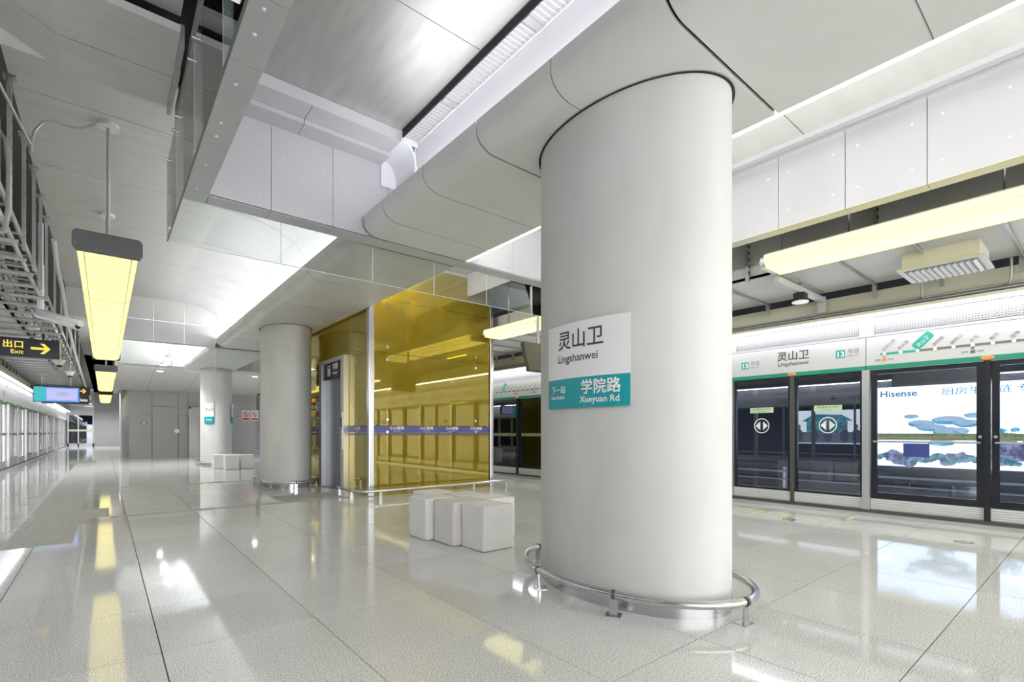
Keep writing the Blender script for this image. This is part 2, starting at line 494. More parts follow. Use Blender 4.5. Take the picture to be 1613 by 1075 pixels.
# dropped soffit at upper left, its outer part sloping up
for y0, y1 in ((5.06, 5.55), (4.45, 5.05)):
    MB().prism_y([(-.28, 4.2), (.44, 4.2), (.44, 4.26), (-.28, 4.26)], y0 + .004, y1).build('soffit_panel', 'ceil', ceil)
    MB().prism_y([(-.28, 4.2), (-.28, 4.26), (-1.1, 4.65), (-1.1, 4.59)], y0 + .004, y1).build('soffit_panel', 'ceil', ceil)
MB().box(-1.1, .44, 5.53, 5.55, 4.24, ZC + .1).build('soffit_upstand', 'ceil', ceil)
MB().box(-1.1, .44, 4.28, 4.45, 4.32, 4.36).build('soffit_ledge', 'fascia', ceil)
MB().box(-1.6, .44, Y0, 3.6, 4.3, 4.36).build('soffit_panel', 'ceil', ceil)
MB().box(-1.6, .44, 3.5, 4.4, 4.9, 4.95).build('recess_back', 'dgrey', ceil)
# near bay: brushed steel sheets, flat, up to the light grille
for a, b in ((Y0, -3.9), (-3.9, -.4), (-.4, 1.9), (1.9, 3.55), (3.55, 5.06)):
    MB().box(.78, 2.56, a + .003, b - .003, ZC, ZC + .02).build('steel_sheet', 'sheet', ceil)
# far right ceiling behind the bulkhead
for k, (a, b) in enumerate(((-9, -5), (-5, -1.5), (-1.5, .3), (.3, 2.05), (2.05, 3.8), (3.8, 5.55))):
    MB().box(3.8, 5.66, a + .005, b - .005, 4.3, 4.33).build('ceiling_panel', 'ceil', ceil)
MB().box(5.62, 5.7, Y0, 5.55, 4.25, 4.3).build('edge_trim', 'fascia', ceil)
MB().box(5.7, 5.9, Y0, 5.55, 4.3, 4.32).build('edge_recess', 'fascia', ceil)
for a, b in zip([5.83, 9, 12.5, 16, 19.4], [9, 12.5, 16, 19.4, 22.8]):
    MB().box(3.8, 6.0, a + .005, b - .005, ZC, ZC + .03).build('ceiling_panel', 'duct', ceil)
# sloping ceiling down to the far block, low bays beyond
for a, b in zip([.3, 1.5, 3.0, 4.5], [1.5, 3.0, 4.5, 6.1]):
    v = [(a + .006, 22.8, 3.7), (b - .006, 22.8, 3.7), (b - .006, 28.5, 3.1), (a + .006, 28.5, 3.1)]
    MB().add(v + [(x, y, z + .04) for x, y, z in v], [(0, 1, 2, 3), (7, 6, 5, 4), (0, 4, 5, 1), (1, 5, 6, 2), (2, 6, 7, 3), (3, 7, 4, 0)]).build('ceiling_panel', 'ceil', ceil)
MB().box(.3, 6.1, 22.7, 22.8, 3.7, ZC).build('ceiling_upstand', 'ceil', ceil)
MB().box(-.7, .3, 22.8, Y1, ZC, ZC + .03).build('ceiling_panel', 'ceil', ceil)
MB().box(.27, .3, 22.8, 28.5, 3.1, ZC).build('ceiling_upstand', 'ceil', ceil)
MB().box(-.7, .86, 28.5, Y1, ZC, ZC + .03).build('ceiling_panel', 'ceil', ceil)

# ---- bulkhead over the columns, rounded left edge
ZS = 3.5
prof = [(2.33, 3.73), (2.33, 3.64)]
for k in range(1, 11):
    t = k / 10 * PI / 2
    prof.append((2.33 + .2 * (1 - math.cos(t)), 3.64 - .14 * math.sin(t)))
prof += [(3.75, ZS)]
core = [(2.36, 3.72), (2.36, 3.64), (2.42, 3.56), (2.55, 3.53), (3.74, 3.53), (3.74, 4.25), (2.79, 4.25), (2.79, 3.66), (2.5, 3.66), (2.4, 3.72)]


def bulkhead(y0, y1, joints):
    tr = struct('trim_1' if y0 < 0 else ('trim_2' if y0 < 6 else 'trim_3'))
    MB().prism_y(core, y0, y1).build('backing', 'dark', tr)
    js = [y0] + joints + [y1]
    for i, (a, b) in enumerate(zip(js[:-1], js[1:])):
        MB().prism_y(shell_n(prof, .022), a + .011 * (i > 0), b - .011, True).build('bulkhead_panel', 'beam', tr)
        # faint joint halfway: a fine groove line
        if i % 1 == 0:
            pass
    return tr


t1 = bulkhead(Y0, 5.56, [-7.21, -5.46, -3.71, -1.96, -.2, 1.55, 3.29, 5.03])
t2 = bulkhead(5.84, 15.4, [6.79, 8.54, 10.29, 12.04, 13.79])
t3 = bulkhead(15.64, 22.75, [17.4, 19.1, 20.9])
# hairline seams halfway between the open joints
for tr, ys in ((t1, (.67, 2.42, 4.16)), (t2, (7.66, 9.41, 11.16, 12.9))):
    for y in ys:
        pr = shell_n([(x, z) for x, z in prof], .0)
        off = [(x - (.0012), z - .0012) for x, z in prof]
        MB().prism_y(prof + off[::-1], y - .003, y + .003, False).build('seam', 'inkgrey', tr)
# cove back wall and trough
cv = struct('trim_4')
for a, b in ((Y0, -5.5), (-5.5, -1.9), (-1.9, 1.6), (1.6, 5.08)):
    MB().box(2.76, 2.79, a + .003, b - .003, 3.66, ZC).build('cove_panel', 'cove', cv)
MB().box(2.74, 2.79, 5.09, 5.56, 3.66, ZC).build('cove_panel', 'cove', cv)
MB().prism_y([(2.56, 4.46), (2.63, 4.45), (2.69, 4.4), (2.73, 4.32), (2.745, 4.2), (2.76, 4.2), (2.75, 4.34), (2.7, 4.44), (2.64, 4.48), (2.56, 4.49)], 5.07, 5.56, True).build('cove_corner', 'cove', cv)
MB().box(2.55, 2.755, 5.56, 5.578, 4.15, 4.5).build('cove_end', 'cove', cv)
MB().box(2.56, 2.79, 5.05, 5.07, 4.45, ZC).build('cove_end', 'cove', cv)
MB().box(2.36, 2.79, Y0, 5.56, 3.655, 3.662).build('cove_floor', 'cove', cv)
MB().box(2.36, 2.79, 5.84, 15.4, 3.655, 3.662).build('cove_floor', 'cove', cv)
MB().box(2.36, 2.79, 15.64, 22.7, 3.655, 3.662).build('cove_floor', 'cove', cv)
MB().box(3.7, 3.78, Y0, 22.7, 3.54, ZC).build('back_panel', 'fascia', cv)

# line light along the right edge of the bulkhead
MB().box(3.752, 3.80, Y0, 5.55, 3.5, 3.53).build('trim_5', 'stripsoft')
bpy.data.objects['trim_5']['kind'] = 'structure'

# ---- downstand frame: cross beam, left strip, right fascia, with bolted panels
fr = struct('trim_6')


def bolts_y(pts, nrm, parent, r=.011):
    b = MB()
    for p in pts:
        n = Vector(nrm); b.cyl(Vector(p), Vector(p) + n * .008, r, 10, r * .75)
    o = b.build('bolt', 'white', parent); return o


def cross_beam(yf, yb, x0, x1, zt, first):
    xs = [x for x in (.78, 1.34, 1.98, 2.64, 3.3, 3.95, 4.6, 5.25, 5.88)]
    xs = [x0] + [x for x in xs if x0 < x < x1] + [x1]
    for a, b in zip(xs[:-1], xs[1:]):
        top = 4.4 if b <= 2.7 else 4.3
        if a >= 2.6 and b <= 3.8: top = ZS + .015
        if first and abs(a - 2.64) < .01: MB().box(2.642, 2.74, yf, yf + .02, 3.66, 4.4).build('fascia_panel', 'fascia', fr)
        if top > ZS + .1:
            p = MB().box(a + .002, b - .002, yf, yf + .02, ZS + .004, top).build('fascia_panel', 'fascia', fr)
            if first:
                pts = [(x, yf, z) for x in (a + .11, b - .11) for z in (3.62, 4.08)]
                bolts_y(pts, (0, -1, 0), p)
        MB().box(a + .002, b - .002, yf, yb, ZS - .004, ZS + .012).build('soffit_strip', 'fascia', fr)
    MB().box(x0, x1, yb - .02, yb, ZS, ZC).build('rear_panel', 'fascia', fr)


cross_beam(5.58, 5.8, .58, 6.05, 4.4, True)
# flat head panels between steel sheet and cross beam
for a, b in ((.78, 1.6), (1.6, 2.56)):
    MB().box(a + .003, b - .003, 5.07, 5.33, 4.45, 4.47).build('head_panel', 'fascia', fr)
    MB().box(a + .003, b - .003, 5.335, 5.58, 4.4, 4.46).build('head_panel', 'fascia', fr)
MB().box(.78, 2.56, 5.06, 5.07, 4.45, ZC).build('head_edge', 'fascia', fr)
# left strip and its outer face
js = [Y0, -5.5, -2.2, .6, 1.75, 2.85, 3.45, 4.55, 5.58]
for a, b in zip(js[:-1], js[1:]):
    MB().box(.58, .75, a + .002, b - .002, ZS - .004, ZS + .012).build('soffit_strip', 'fascia', fr)
    p = MB().box(.58, .6, a + .002, b - .002, ZS + .012, 4.3).build('fascia_panel', 'fascia', fr)
    q = MB().box(.75, .78, a + .002, b - .002, ZS + .0, ZC).build('fascia_panel', 'fascia', fr)
bolts_y([(.667, y, ZS - .004) for y in (1.35, 1.56, 1.88, 2.2, 2.41, 2.93, 3.15, 3.68, 4.21, 4.42, 4.95, 5.49)], (0, 0, -1), fr, .012)
bolts_y([(.58, y, z) for y in (2.93, 3.15, 3.68, 4.21, 4.42, 4.95, 5.49) for z in (3.62, 4.08)], (-1, 0, 0), fr, .012)
MB().box(.58, .6, 5.58, 5.8, ZS + .012, 4.3).build('fascia_panel', 'fascia', fr)
# right fascia
ys = [Y0, -5.5, -3.5, -2.2, -1.53, -.87, -.21, .445, 1.10, 1.757, 2.41, 3.07, 3.72, 4.38, 5.04, 5.56]
for a, b in zip(ys[:-1], ys[1:]):
    p = MB().box(5.88, 5.9, a + .003, b - .003, ZS + .004, 4.3).build('fascia_panel', 'fascia', fr)
    if b - a < .8:
        bolts_y([(5.88, y, z) for y in (a + .11, b - .11) for z in (3.68, 4.1)], (-1, 0, 0), p, .012)
    MB().box(5.88, 6.05, a + .002, b - .002, ZS - .004, ZS + .004).build('soffit_strip', 'cream', fr)  # cream colour stands for the lamp's yellow cast on the strip
MB().box(6.03, 6.05, Y0, 5.8, ZS, 4.3).build('rear_panel', 'dgrey', fr)
# beyond the cross beam the right bay edge continues
for a, b in zip([5.85, 9, 12.2, 15.7], [9, 12.2, 15.4, 22.7]):
    MB().box(6.0, 6.03, a + .003, b - .003, 4.1, ZC).build('fascia_panel', 'fascia', fr)
# second cross beam
fr2 = struct('trim_7')
for a, b in zip([.3, .95, 1.6, 3.8, 4.9], [.95, 1.6, 2.3, 4.9, 6.05]):
    p = MB().box(a + .003, b - .003, 15.4, 15.42, ZS + .004, 4.02).build('fascia_panel', 'fascia', fr2)
    MB().box(a + .003, b - .003, 15.4, 15.64, ZS - .004, ZS + .004).build('soffit_strip', 'fascia', fr2)
    MB().box(a + .003, b - .003, 15.38, 15.4, 4.03, ZC).build('head_panel', 'ceil', fr2)
MB().box(2.3, 2.75, 15.42, 15.44, 3.6, ZC).build('head_panel', 'cove', fr2)
MB().box(2.33, 3.8, 15.42, 15.62, 3.51, 3.6).build('soffit_strip', 'dgrey', fr2)
MB().box(-.7, .3, 15.38, 15.6, 3.9, ZC).build('head_panel', 'ceil', fr2)

# ---- walls: tunnel walls, side ends
for nm, x, s_ in (('wall_right', 12.2, 1), ('wall_left', -6.1, -1)):
    wl = MB().box(x, x + s_ * .2, Y0, Y1, -1.3, 5).build(nm, 'track'); tag(wl, kind='structure')
    bed = MB().box(x - s_ * 3.4, x, Y0, Y1, -1.35, -1.2).build('trim_8' if s_ > 0 else 'trim_9', 'track'); tag(bed, kind='structure')
    for k, z in enumerate((.3, .12, -.1, -.45)):
        MB().cyl((x - s_ * .12, Y0 + .1, z), (x - s_ * .12, Y1 - .1, z), .018 if k else .026, 8).build('pipe', 'pipe', bed)
    for k in range(14):
        y = -4 + k * 4.4
        MB().box(x - s_ * .1, x, y, y + .06, -.6, .4).build('bracket', 'galv', bed)
    for q in (1.05, 2.5):
        MB().box(x - s_ * q - .035, x - s_ * q + .035, Y0, Y1, -1.2, -1.04).build('rail', 'galv', bed)
    tag(MB().box(x - s_ * 3.36, x, Y0, Y1, 4.9, 5.0).build('trim_16' if s_ > 0 else 'trim_17', 'track'), kind='structure')
ww = MB().box(-6.1, 12.2, Y1 + .05, Y1 + .25, -1.3, 5).build('wall_far', 'wallpanel'); tag(ww, kind='structure')

# far block (rooms) with panelled wall, recessed joints
blk = struct('wall_rooms')
MB().box(.9, 6.06, 28.54, 48, 0, 3.3).build('core', 'inkgrey', blk)
rows = [0, 1.05, 2.0, 3.1]
cols = [.86, 1.7, 2.73, 3.12, 4.0, 5.0, 6.1]
for zi in range(3):
    for a, b in zip(cols[:-1], cols[1:]):
        if (a, b) == (1.7, 2.73) and zi < 2: continue
        if (a, b) == (3.12, 4.0) and zi < 2: continue
        MB().box(a + .006, b - .006, 28.5, 28.54, rows[zi] + .006, rows[zi + 1] - .006).build('wall_panel', 'wallpanel', blk)
for a, z in ((1.7, 2.38), (3.12, 2.42)):
    MB().box(a, a + (1.03 if a < 2 else .88), 28.5, 28.54, z - .38 + .4, 2.42).build('wall_panel', 'wallpanel', blk)
for k in range(5):
    for zi in range(3):
        MB().box(.86, .9, 28.5 + k * 3.9 + .01, 28.5 + (k + 1) * 3.9 - .01, rows[zi] + .006, (rows[zi + 1] if zi < 2 else ZC) - .006).build('wall_panel', 'wallpanel', blk)
ins = struct('wall_platform_end')
for k in range(6): MB().box(-.7, 1.0, Y1 - .1, Y1, k * .77 + .006, (k + 1) * .77 - .006).build('wall_panel', 'wallpanel', ins)
MB().box(XL, -.7, Y1 - .1, Y1, 2.6, ZC).build('wall_panel', 'header', ins)
for a, b in ((XL, XL + .12), (-1.75, -1.66), (-.8, -.7)): MB().box(a, b, Y1 - .14, Y1 - .1, 0, 2.6).build('mullion', 'satin', ins)
MB().box(XL, -.7, Y1 - .14, Y1 - .1, 0, .25).build('kick_plate', 'satin', ins)
MB().box(XL, -.7, Y1 - .13, Y1 - .12, .25, 2.6).build('glass', 'psdglass', ins)
MB().box(XL, -.7, Y1 - .15, Y1 - .13, 1.25, 1.42).build('notice_band', 'sticker', ins)
MB().box(XL, -.7, Y1 - .02, Y1, .25, 2.6).build('panel', 'track', ins)

d1 = MB().box(1.72, 2.71, 28.49, 28.53, 0, 2.37).build('door_1', 'wallpanel'); tag(d1, 'flush grey service door in the far panelled wall', None, None, 'structure')
MB().cyl((2.66, 28.49, 1.25), (2.66, 28.44, 1.25), .1, 16).build('door_handle', 'satin', d1)
d2 = struct('door_2', (3.5, 28.5, 0), 'stainless steel lift door at the far wall, half behind the third column')
MB().box(3.14, 3.22, 28.42, 28.52, 0, 2.42).build('door_frame', 'steel', d2); MB().box(3.92, 4.0, 28.42, 28.52, 0, 2.42).build('door_frame', 'steel', d2)
MB().box(3.14, 4.0, 28.42, 28.52, 2.34, 2.42).build('door_frame', 'steel', d2)
MB().box(3.22, 3.565, 28.47, 28.5, 0, 2.34).build('door_leaf', 'steel', d2); MB().box(3.575, 3.92, 28.47, 28.5, 0, 2.34).build('door_leaf', 'steel', d2)
o = join(disc((1.4, 28.49, 1.62), (0, -1, 0), .1, 24, .07, .07)).build('oval_marker', 'ink'); tag(o, 'small oval black-rimmed plate on the far grey wall left of the service door', 'plate')
join(disc((1.4, 28.492, 1.62), (0, -1, 0), .07, 24, None, .05)).build('plate_face', 'white', o)
for k, (x, lab) in enumerate(((5.72, 'left red and white no-entry notice on the far wall beside the third column'), (6.13, 'right red and white prohibition notice on the far wall beside the second column'))):
    x -= .1
    nt = MB().box(x - .18, x + .18, 28.46, 28.495, 1.78, 2.32).build('prohibition_notice', 'signwhite'); tag(nt, lab, 'notice', 'prohibition notices on the far wall')
    join(disc((x, 28.455, 2.12), (0, -1, 0), .14, 28, .11)).build('red_ring', 'red', nt)
    b = MB().poly([(x - .1, 28.454, 2.2), (x - .08, 28.454, 2.22), (x + .1, 28.454, 2.04), (x + .08, 28.454, 2.02)]); b.build('red_slash', 'red', nt)
    MB().box(x - .02, x + .02, 28.452, 28.456, 2.05, 2.19).build('pictogram', 'ink', nt)
    MB().box(x - .15, x + .15, 28.452, 28.456, 1.82, 1.93).build('red_caption', 'red', nt)

# ================================================================== PLATFORM SCREEN DOORS
M_ = 4.54


def psd(side, X0, nx, kr, structname):
    w_ = struct(structname, (X0, 0, 0))
    q = lambda a: X0 + nx * a
    nv = (nx, 0, 0)
    ylo, yhi = 1.0 + kr[0] * M_ - 1.27, 1.0 + kr[-1] * M_ + 3.27
    MB().box(q(-.25), q(.12), ylo, yhi, -.01, .05).build('threshold', 'satin', w_)
    MB().box(q(-.25), q(.06), ylo, yhi, .05, .09).build('threshold_step', 'dgrey', w_)
    MB().box(q(-.2), q(-.02), ylo, yhi, 2.1, 3.2).build('header_core', 'dgrey', w_)
    MB().box(q(-.2), q(.0), ylo, yhi, 2.98, 3.22).build('header_top_beam', 'cream', w_)
    MB().box(q(.0), q(.04), ylo, yhi, 2.9, 2.98).build('cable_channel', 'dgrey', w_)
    for z, r in ((3.0, .012), (2.96, .016), (2.93, .01)): MB().cyl((q(.05), ylo, z), (q(.05), yhi, z), r, 8).build('conduit', 'galv', w_)
    MB().box(q(-.02), q(.2), ylo, yhi, 2.86, 2.9).build('light_lip', 'cream', w_)
    MB().box(q(.12), q(.19), ylo, yhi, 2.83, 2.858).build('strip_light', 'strip', w_)
    for k in kr:
        c = 1.0 + k * M_
        segs = [(c - 1.27, c + 1.27, 'e'), (c + 1.27, c + 3.27, 's')]
        for a, b, t in segs:
            MB().box(q(-.02), q(.035), a + .004, b - .004, 2.15, 2.555).build('sign_panel', 'header', w_)
            MB().box(q(-.02), q(.04), a + .003, b - .003, 2.09, 2.15).build('green_band', 'green', w_)
            MB().box(q(-.02), q(.0), a + .09, b - .09, 2.6, 2.84).build('mesh_panel', 'meshmetal', w_)
            mp = MB()
            if nx < 0:
                n_ = int((b - a - .2) / .03)
                for i in range(n_):
                    y = a + .1 + i * .03; mp.box(q(.0), q(.007), y, y + .012, 2.61, 2.83)
                for i in range(8): mp.box(q(.0), q(.007), a + .1, b - .1, 2.61 + i * .03, 2.618 + i * .03)
                mp.build('mesh_rib', 'coverwhite', w_)['kind'] = 'stuff'
            MB().box(q(-.02), q(.02), a - .09, a + .09, 2.565, 2.845).build('panel_joint_cover', 'coverwhite', w_)
            MB().box(q(-.02), q(.012), a + .09, b - .09, 2.565, 2.6).build('panel_sill', 'coverwhite', w_)
            MB().box(q(-.1), q(.05 if nx < 0 or t == 'e' else .01), a - .045, a + .045, 0, 2.09).build('post', 'satin', w_)
            kp = MB().box(q(-.06), q(.0), a + .05, b - .05, .09, .25).build('kick_plate', 'satin', w_)
            if nx < 0:
                for i in range(5): MB().box(q(0), q(.006), a + .05, b - .05, .105 + i * .03, .12 + i * .03).build('ridge', 'white', kp)
            m = (a + b) / 2
            MB().box(q(-.06), q((.02 if t == 's' else .05) if nx < 0 else -.01), m - .03, m + .03, .03, 2.09).build('meeting_post', ('dgrey' if t == 's' else 'blackframe') if nx < 0 else 'galv', w_)
            ol = disc((q(.05), m - (.02), 2.115), nv, .07, 24, None, .035)
            b_ = MB(); b_.add(ol.v, ol.f)
            lam = MB()
            seg = 20
            v = [(q(.035), m + .07 * math.cos(2 * PI * i / seg), 2.12 + .03 * math.sin(2 * PI * i / seg)) for i in range(seg)]
            v += [(q(.065), m + .05 * math.cos(2 * PI * i / seg), 2.12 + .02 * math.sin(2 * PI * i / seg)) for i in range(seg)]
            lam.add(v, [(i, (i + 1) % seg, (i + 1) % seg + seg, i + seg) for i in range(seg)] + [tuple(range(seg, 2 * seg)), tuple(range(seg))[::-1]], False)
            lam.build('door_indicator_lamp', 'orange', w_)
    MB().box(q(-.02), q(.03), ylo, yhi, 2.555, 2.562).build('dark_line', 'dgrey', w_)  # thin dark strip above the sign panels
    return w_


wr = psd('right', XR, -1, range(-2, 6), 'trim_10')
wl = psd('left', XL, 1, range(0, 12), 'trim_11')


def leaf(X0, nx, a, b, kind, label, group, detail=True):
    q = lambda d: X0 + nx * d
    nv = (nx, 0, 0); m = (a + b) / 2
    t = thing('sliding_door_leaf' if kind == 's' else 'emergency_door_leaf', (X0, m, .09), label, 'door', group)
    fw = .035 if kind == 's' else .07
    fz0, fz1 = (.25, 2.085)
    f = MB().box(q(-.05), q(-.01), a, a + fw, fz0, fz1).box(q(-.05), q(-.01), b - fw, b, fz0, fz1)
    f.box(q(-.05), q(-.01), a + fw, b - fw, fz0, fz0 + (.03 if kind == 's' else .09)).box(q(-.05), q(-.01), a + fw, b - fw, fz1 - (.03 if kind == 's' else .06), fz1)
    f.build('frame', 'blackframe' if nx < 0 else 'galv', t)
    g = MB().box(q(-.034), q(-.03), a + fw, b - fw, fz0 + .02, fz1 - .02).build('glass', 'psdglass', t)
    if not detail: 
        MB().box(q(-.028), q(-.024), a + fw, b - fw, 1.09, 1.17).build('notice_band', 'olive', t); return t
    if kind == 's':
        z = 1.305; r = .125
        lg = disc((q(-.027), m, z), nv, r, 36, r * .88)
        rr = Vector((0, 0, 1)).cross(Vector(nv))
        for sg in (-1, 1):
            p = [Vector((q(-.027), m, z)) + rr * (sg * .022) + Vector((0, 0, .075)), Vector((q(-.027), m, z)) + rr * (sg * .022) - Vector((0, 0, .075)), Vector((q(-.027), m, z)) + rr * (sg * .1)]
            lg.add(p, [(0, 1, 2)])
        lg.build('door_symbol', 'inkwhite', t)
        st = MB().box(q(-.028), q(-.025), m - .19, m + .19, 1.52, 1.61).build('sticker', 'sticker', t)
        text('lettering', '请勿倚靠 当心夹手', .036, (q(-.0245), m, 1.568), nv, 'inkgrey', st, 'CENTER')
        text('lettering', 'No leaning', .028, (q(-.0245), m, 1.532), nv, 'inkgrey', st, 'CENTER')
    else:
        MB().box(q(-.028), q(-.025), a + fw, b - fw, 1.09, 1.18).build('notice_band', 'olive', t)
        text('lettering', '请注意站台与列车之间的高度差与空隙，小心慢行。', .043, (q(-.0245), m, 1.14), nv, 'ink', t, 'CENTER')
        text('lettering', 'Please mind the gap between the train and platform. Please watch your step', .024, (q(-.0245), m, 1.105), nv, 'ink', t, 'CENTER', xs=1.15)
        MB().cyl((q(.01), a + .03, 1.065), (q(.01), b - .03, 1.065), .013, 10).build('push_bar', 'galv', t)
        yl = a + fw * .5 if abs(a - round((a - 1.0) / M_) * M_ - 1.0) < .2 else b - fw * .5
        MB().cyl((q(-.01), yl, 1.14), (q(.0), yl, 1.14), .018, 14).build('lock_button', 'satin', t)
    return t


def leaves(X0, nx, kr, side):
    n = 0
    for k in kr:
        c = 1.0 + k * M_
        for (a, b, t) in ((c - 1.22, c - .035, 'e'), (c + .035, c + 1.22, 'e'), (c + 1.32, c + 2.235, 's'), (c + 2.305, c + 3.22, 's')):
            n += 1
            ki = 'sliding glass' if t == 's' else 'black-framed emergency glass'
            if side == 'right':
                half = 'nearer' if a in (c - 1.22, c + 1.32) else 'farther'
                if k == 0: lab = {('e', 'nearer'): 'black-framed glass door leaf at the right picture edge, before the advert', ('e', 'farther'): 'black-framed glass door leaf before the large white tree advert', ('s', 'nearer'): 'sliding glass door leaf with white arrow circle beside the tree advert', ('s', 'farther'): 'sliding glass door leaf with white arrow circle nearest the big column'}[(t, half)]
                else: lab = '%s door leaf, %s one, %s' % (ki, half, ('behind the camera', 'second behind the camera')[-k - 1] if k < 0 else ('between lift and big column', 'seen through amber glass', 'beyond the lift', 'farthest along the right', 'at the far right end')[min(k, 5) - 1])
            else:
                lab = '%s door leaf in the left row, %s from the left picture edge' % ('sliding glass' if t == 's' else 'silver-framed emergency glass', ORD[n - 1])
            leaf(X0, nx, a, b, t, lab, '%s screen door leaves' % side, detail=(side == 'right' and k < 2))


leaves(XR, -1, range(-1, 5), 'right')
leaves(XL, 1, range(4, 11), 'left')

# ---- signs on the header (right)
nvR = (-1, 0, 0)
xs_ = XR - .0365


def line_badge(mb_parent, y, z, x=xs_, nv=nvR, s=1.0):
    d = -1 if nv[0] < 0 else 1      # reading direction along y
    MB().box(x, x + nv[0] * .001, y, y + d * .12 * s, z - .06 * s, z + .06 * s).build('badge', 'tealink', mb_parent)
    text('lettering', '13', .11 * s, (x + nv[0] * .002, y + d * .06 * s, z - .04 * s), nv, 'inkwhite', mb_parent, 'CENTER', .003)
    text('lettering', '号线', .075 * s, (x + nv[0] * .002, y + d * .15 * s, z + .0 * s), nv, 'inkgrey', mb_parent)
    text('lettering', 'Line 13', .045 * s, (x + nv[0] * .002, y + d * .15 * s, z - .05 * s), nv, 'inkgrey', mb_parent)


def station_sign(c, lab):
    t = thing('station_name_sign', (xs_, c, 2.16), lab, 'sign')
    text('lettering', '灵山卫', .16, (xs_, c, 2.36), nvR, 'ink', t, 'CENTER', .002)
    text('lettering', 'Lingshanwei', .085, (xs_, c, 2.265), nvR, 'ink', t, 'CENTER', .001, 1.1)
    line_badge(t, c + .82, 2.33); line_badge(t, c - .6, 2.36)
    return t


station_sign(3.25, 'station name print Lingshanwei with two Line 13 badges on the right header')
STN = ['井冈山路', '积米崖', '灵山卫', '学院路', '朝阳山', '辛屯', '两河', '隐珠', '凤凰山', '双珠路', '世纪大道', '盛海路', '大珠山', '张家楼', '古镇口', '龙湾', '琅琊']


def route_map(c, lab, n0=13, span=2.3):
    t = thing('route_map_sign', (xs_, c, 2.16), lab, 'sign')
    y0 = c + span / 2 - .1; st = (span - .1) / (n0 - 1)
    MB().box(xs_, xs_ - .001, y0 + .05, y0 - 2 * st, 2.285, 2.315).build('route_line', 'tealink', t)
    MB().box(xs_, xs_ - .001, y0 - 2 * st, y0 - (n0 - 1) * st, 2.285, 2.315).build('route_line', 'inkgrey', t)
    d = MB()
    for i in range(n0):
        g = disc((xs_ - .002, y0 - i * st, 2.3), nvR, .021, 14); d.add(g.v, g.f)
    d.build('station_dots', 'inkwhite', t)['kind'] = 'stuff'
    tx = MB()
    for i in range(n0):
        if i == 2: continue
        text('', STN[i], .05, (xs_ - .002, y0 - i * st + .01, 2.33), nvR, '', None, rot=.8, mb=tx)
    tx.build('lettering', 'inkgrey', t)
    r = Vector((0, 0, 1)).cross(Vector(nvR)); u = Vector((0, 0, 1)); o_ = Vector((xs_ - .001, y0 - 2 * st, 2.335)); cc, ss = math.cos(.8), math.sin(.8)
    P = [o_ + r * (x * cc - y * ss) + u * (x * ss + y * cc) for x, y in ((0, -.03), (.21, -.03), (.23, -.01), (.23, .06), (.21, .08), (0, .08), (-.02, .06), (-.02, -.01))]
    MB().poly(P).build('highlight_label', 'tealink', t)
    tx = MB(); text('', STN[2], .055, o_ + Vector((-.001, .0, 0)) + r * .01 + u * .01, nvR, '', None, rot=.8, mb=tx); tx.build('lettering', 'inkwhite', t)
    for i, mm in ((0, 'orange'), (5, 'inkgrey'), (9, 'inkgrey')):
        if i < n0:
            MB().box(xs_, xs_ - .001, y0 - i * st + .015, y0 - i * st - .015, 2.245, 2.28).build('interchange_mark', mm, t)
            MB().box(xs_, xs_ - .001, y0 - i * st + .022, y0 - i * st - .022, 2.195, 2.235).build('interchange_mark', mm, t)
            text('lettering', '换乘', .034, (xs_ - .001, y0 - i * st + .11, 2.205), nvR, 'inkgrey', t)
            text('lettering', '号线', .034, (xs_ - .001, y0 - i * st - .035, 2.205), nvR, 'inkgrey', t)
    return t


route_map(1.0, 'Line 13 route map printed on the right header above the tree advert', 13)
route_map(10.0, 'Line 13 route map on the header between the lift and the big column', 13, 2.3)
t = thing('direction_sign', (xs_, 5.5, 2.16), 'header print naming the train direction, hidden behind the big column', 'sign')
text('lettering', '往 学院路 方向', .13, (xs_, 5.5, 2.32), nvR, 'ink', t, 'CENTER')
# left header lettering (shows only as reflection in the right-hand glass)
for k in range(0, 5):
    c = 1 + k * M_
    t = thing('direction_sign', (XL + .0365, c, 2.16), 'left header print with station name and arrow, %s from the near end' % ORD[k], 'sign', 'prints on the left header')
    text('lettering', '灵山卫', .16, (XL + .0375, c + 2.27, 2.34), (1, 0, 0), 'ink', t, 'CENTER')
    text('lettering', 'Lingshanwei', .085, (XL + .0375, c + 2.27, 2.25), (1, 0, 0), 'ink', t, 'CENTER')
    text('lettering', '→', .25, (XL + .0375, c + .6, 2.28), (1, 0, 0), 'ink', t, 'CENTER', .004)
    text('lettering', '往 学院路 方向', .11, (XL + .0375, c - .2, 2.32), (1, 0, 0), 'ink', t, 'CENTER')

# ---- advertising light boxes on the tunnel walls
def lightbox(x, nx, y0, y1, z0, z1, lab):
    t = thing('advert_lightbox', (x, (y0 + y1) / 2, z0), lab, 'advert')
    MB().box(x, x + nx * .12, y0 - .05, y1 + .05, z0 - .05, z1 + .05).build('case', 'dgrey', t)
    MB().box(x + nx * .12, x + nx * .125, y0, y1, z0, z1).build('display_face', 'adwhite', t)
    return t


def blob(mb, x, nx, cy, cz, ry, rz, seg=18, jit=.08):
    v = [(x, cy + ry * math.cos(2 * PI * i / seg) * (1 + random.uniform(-jit, jit)), cz + rz * math.sin(2 * PI * i / seg) * (1 + random.uniform(-jit, jit))) for i in range(seg)]
    mb.add(v, [tuple(range(seg))])


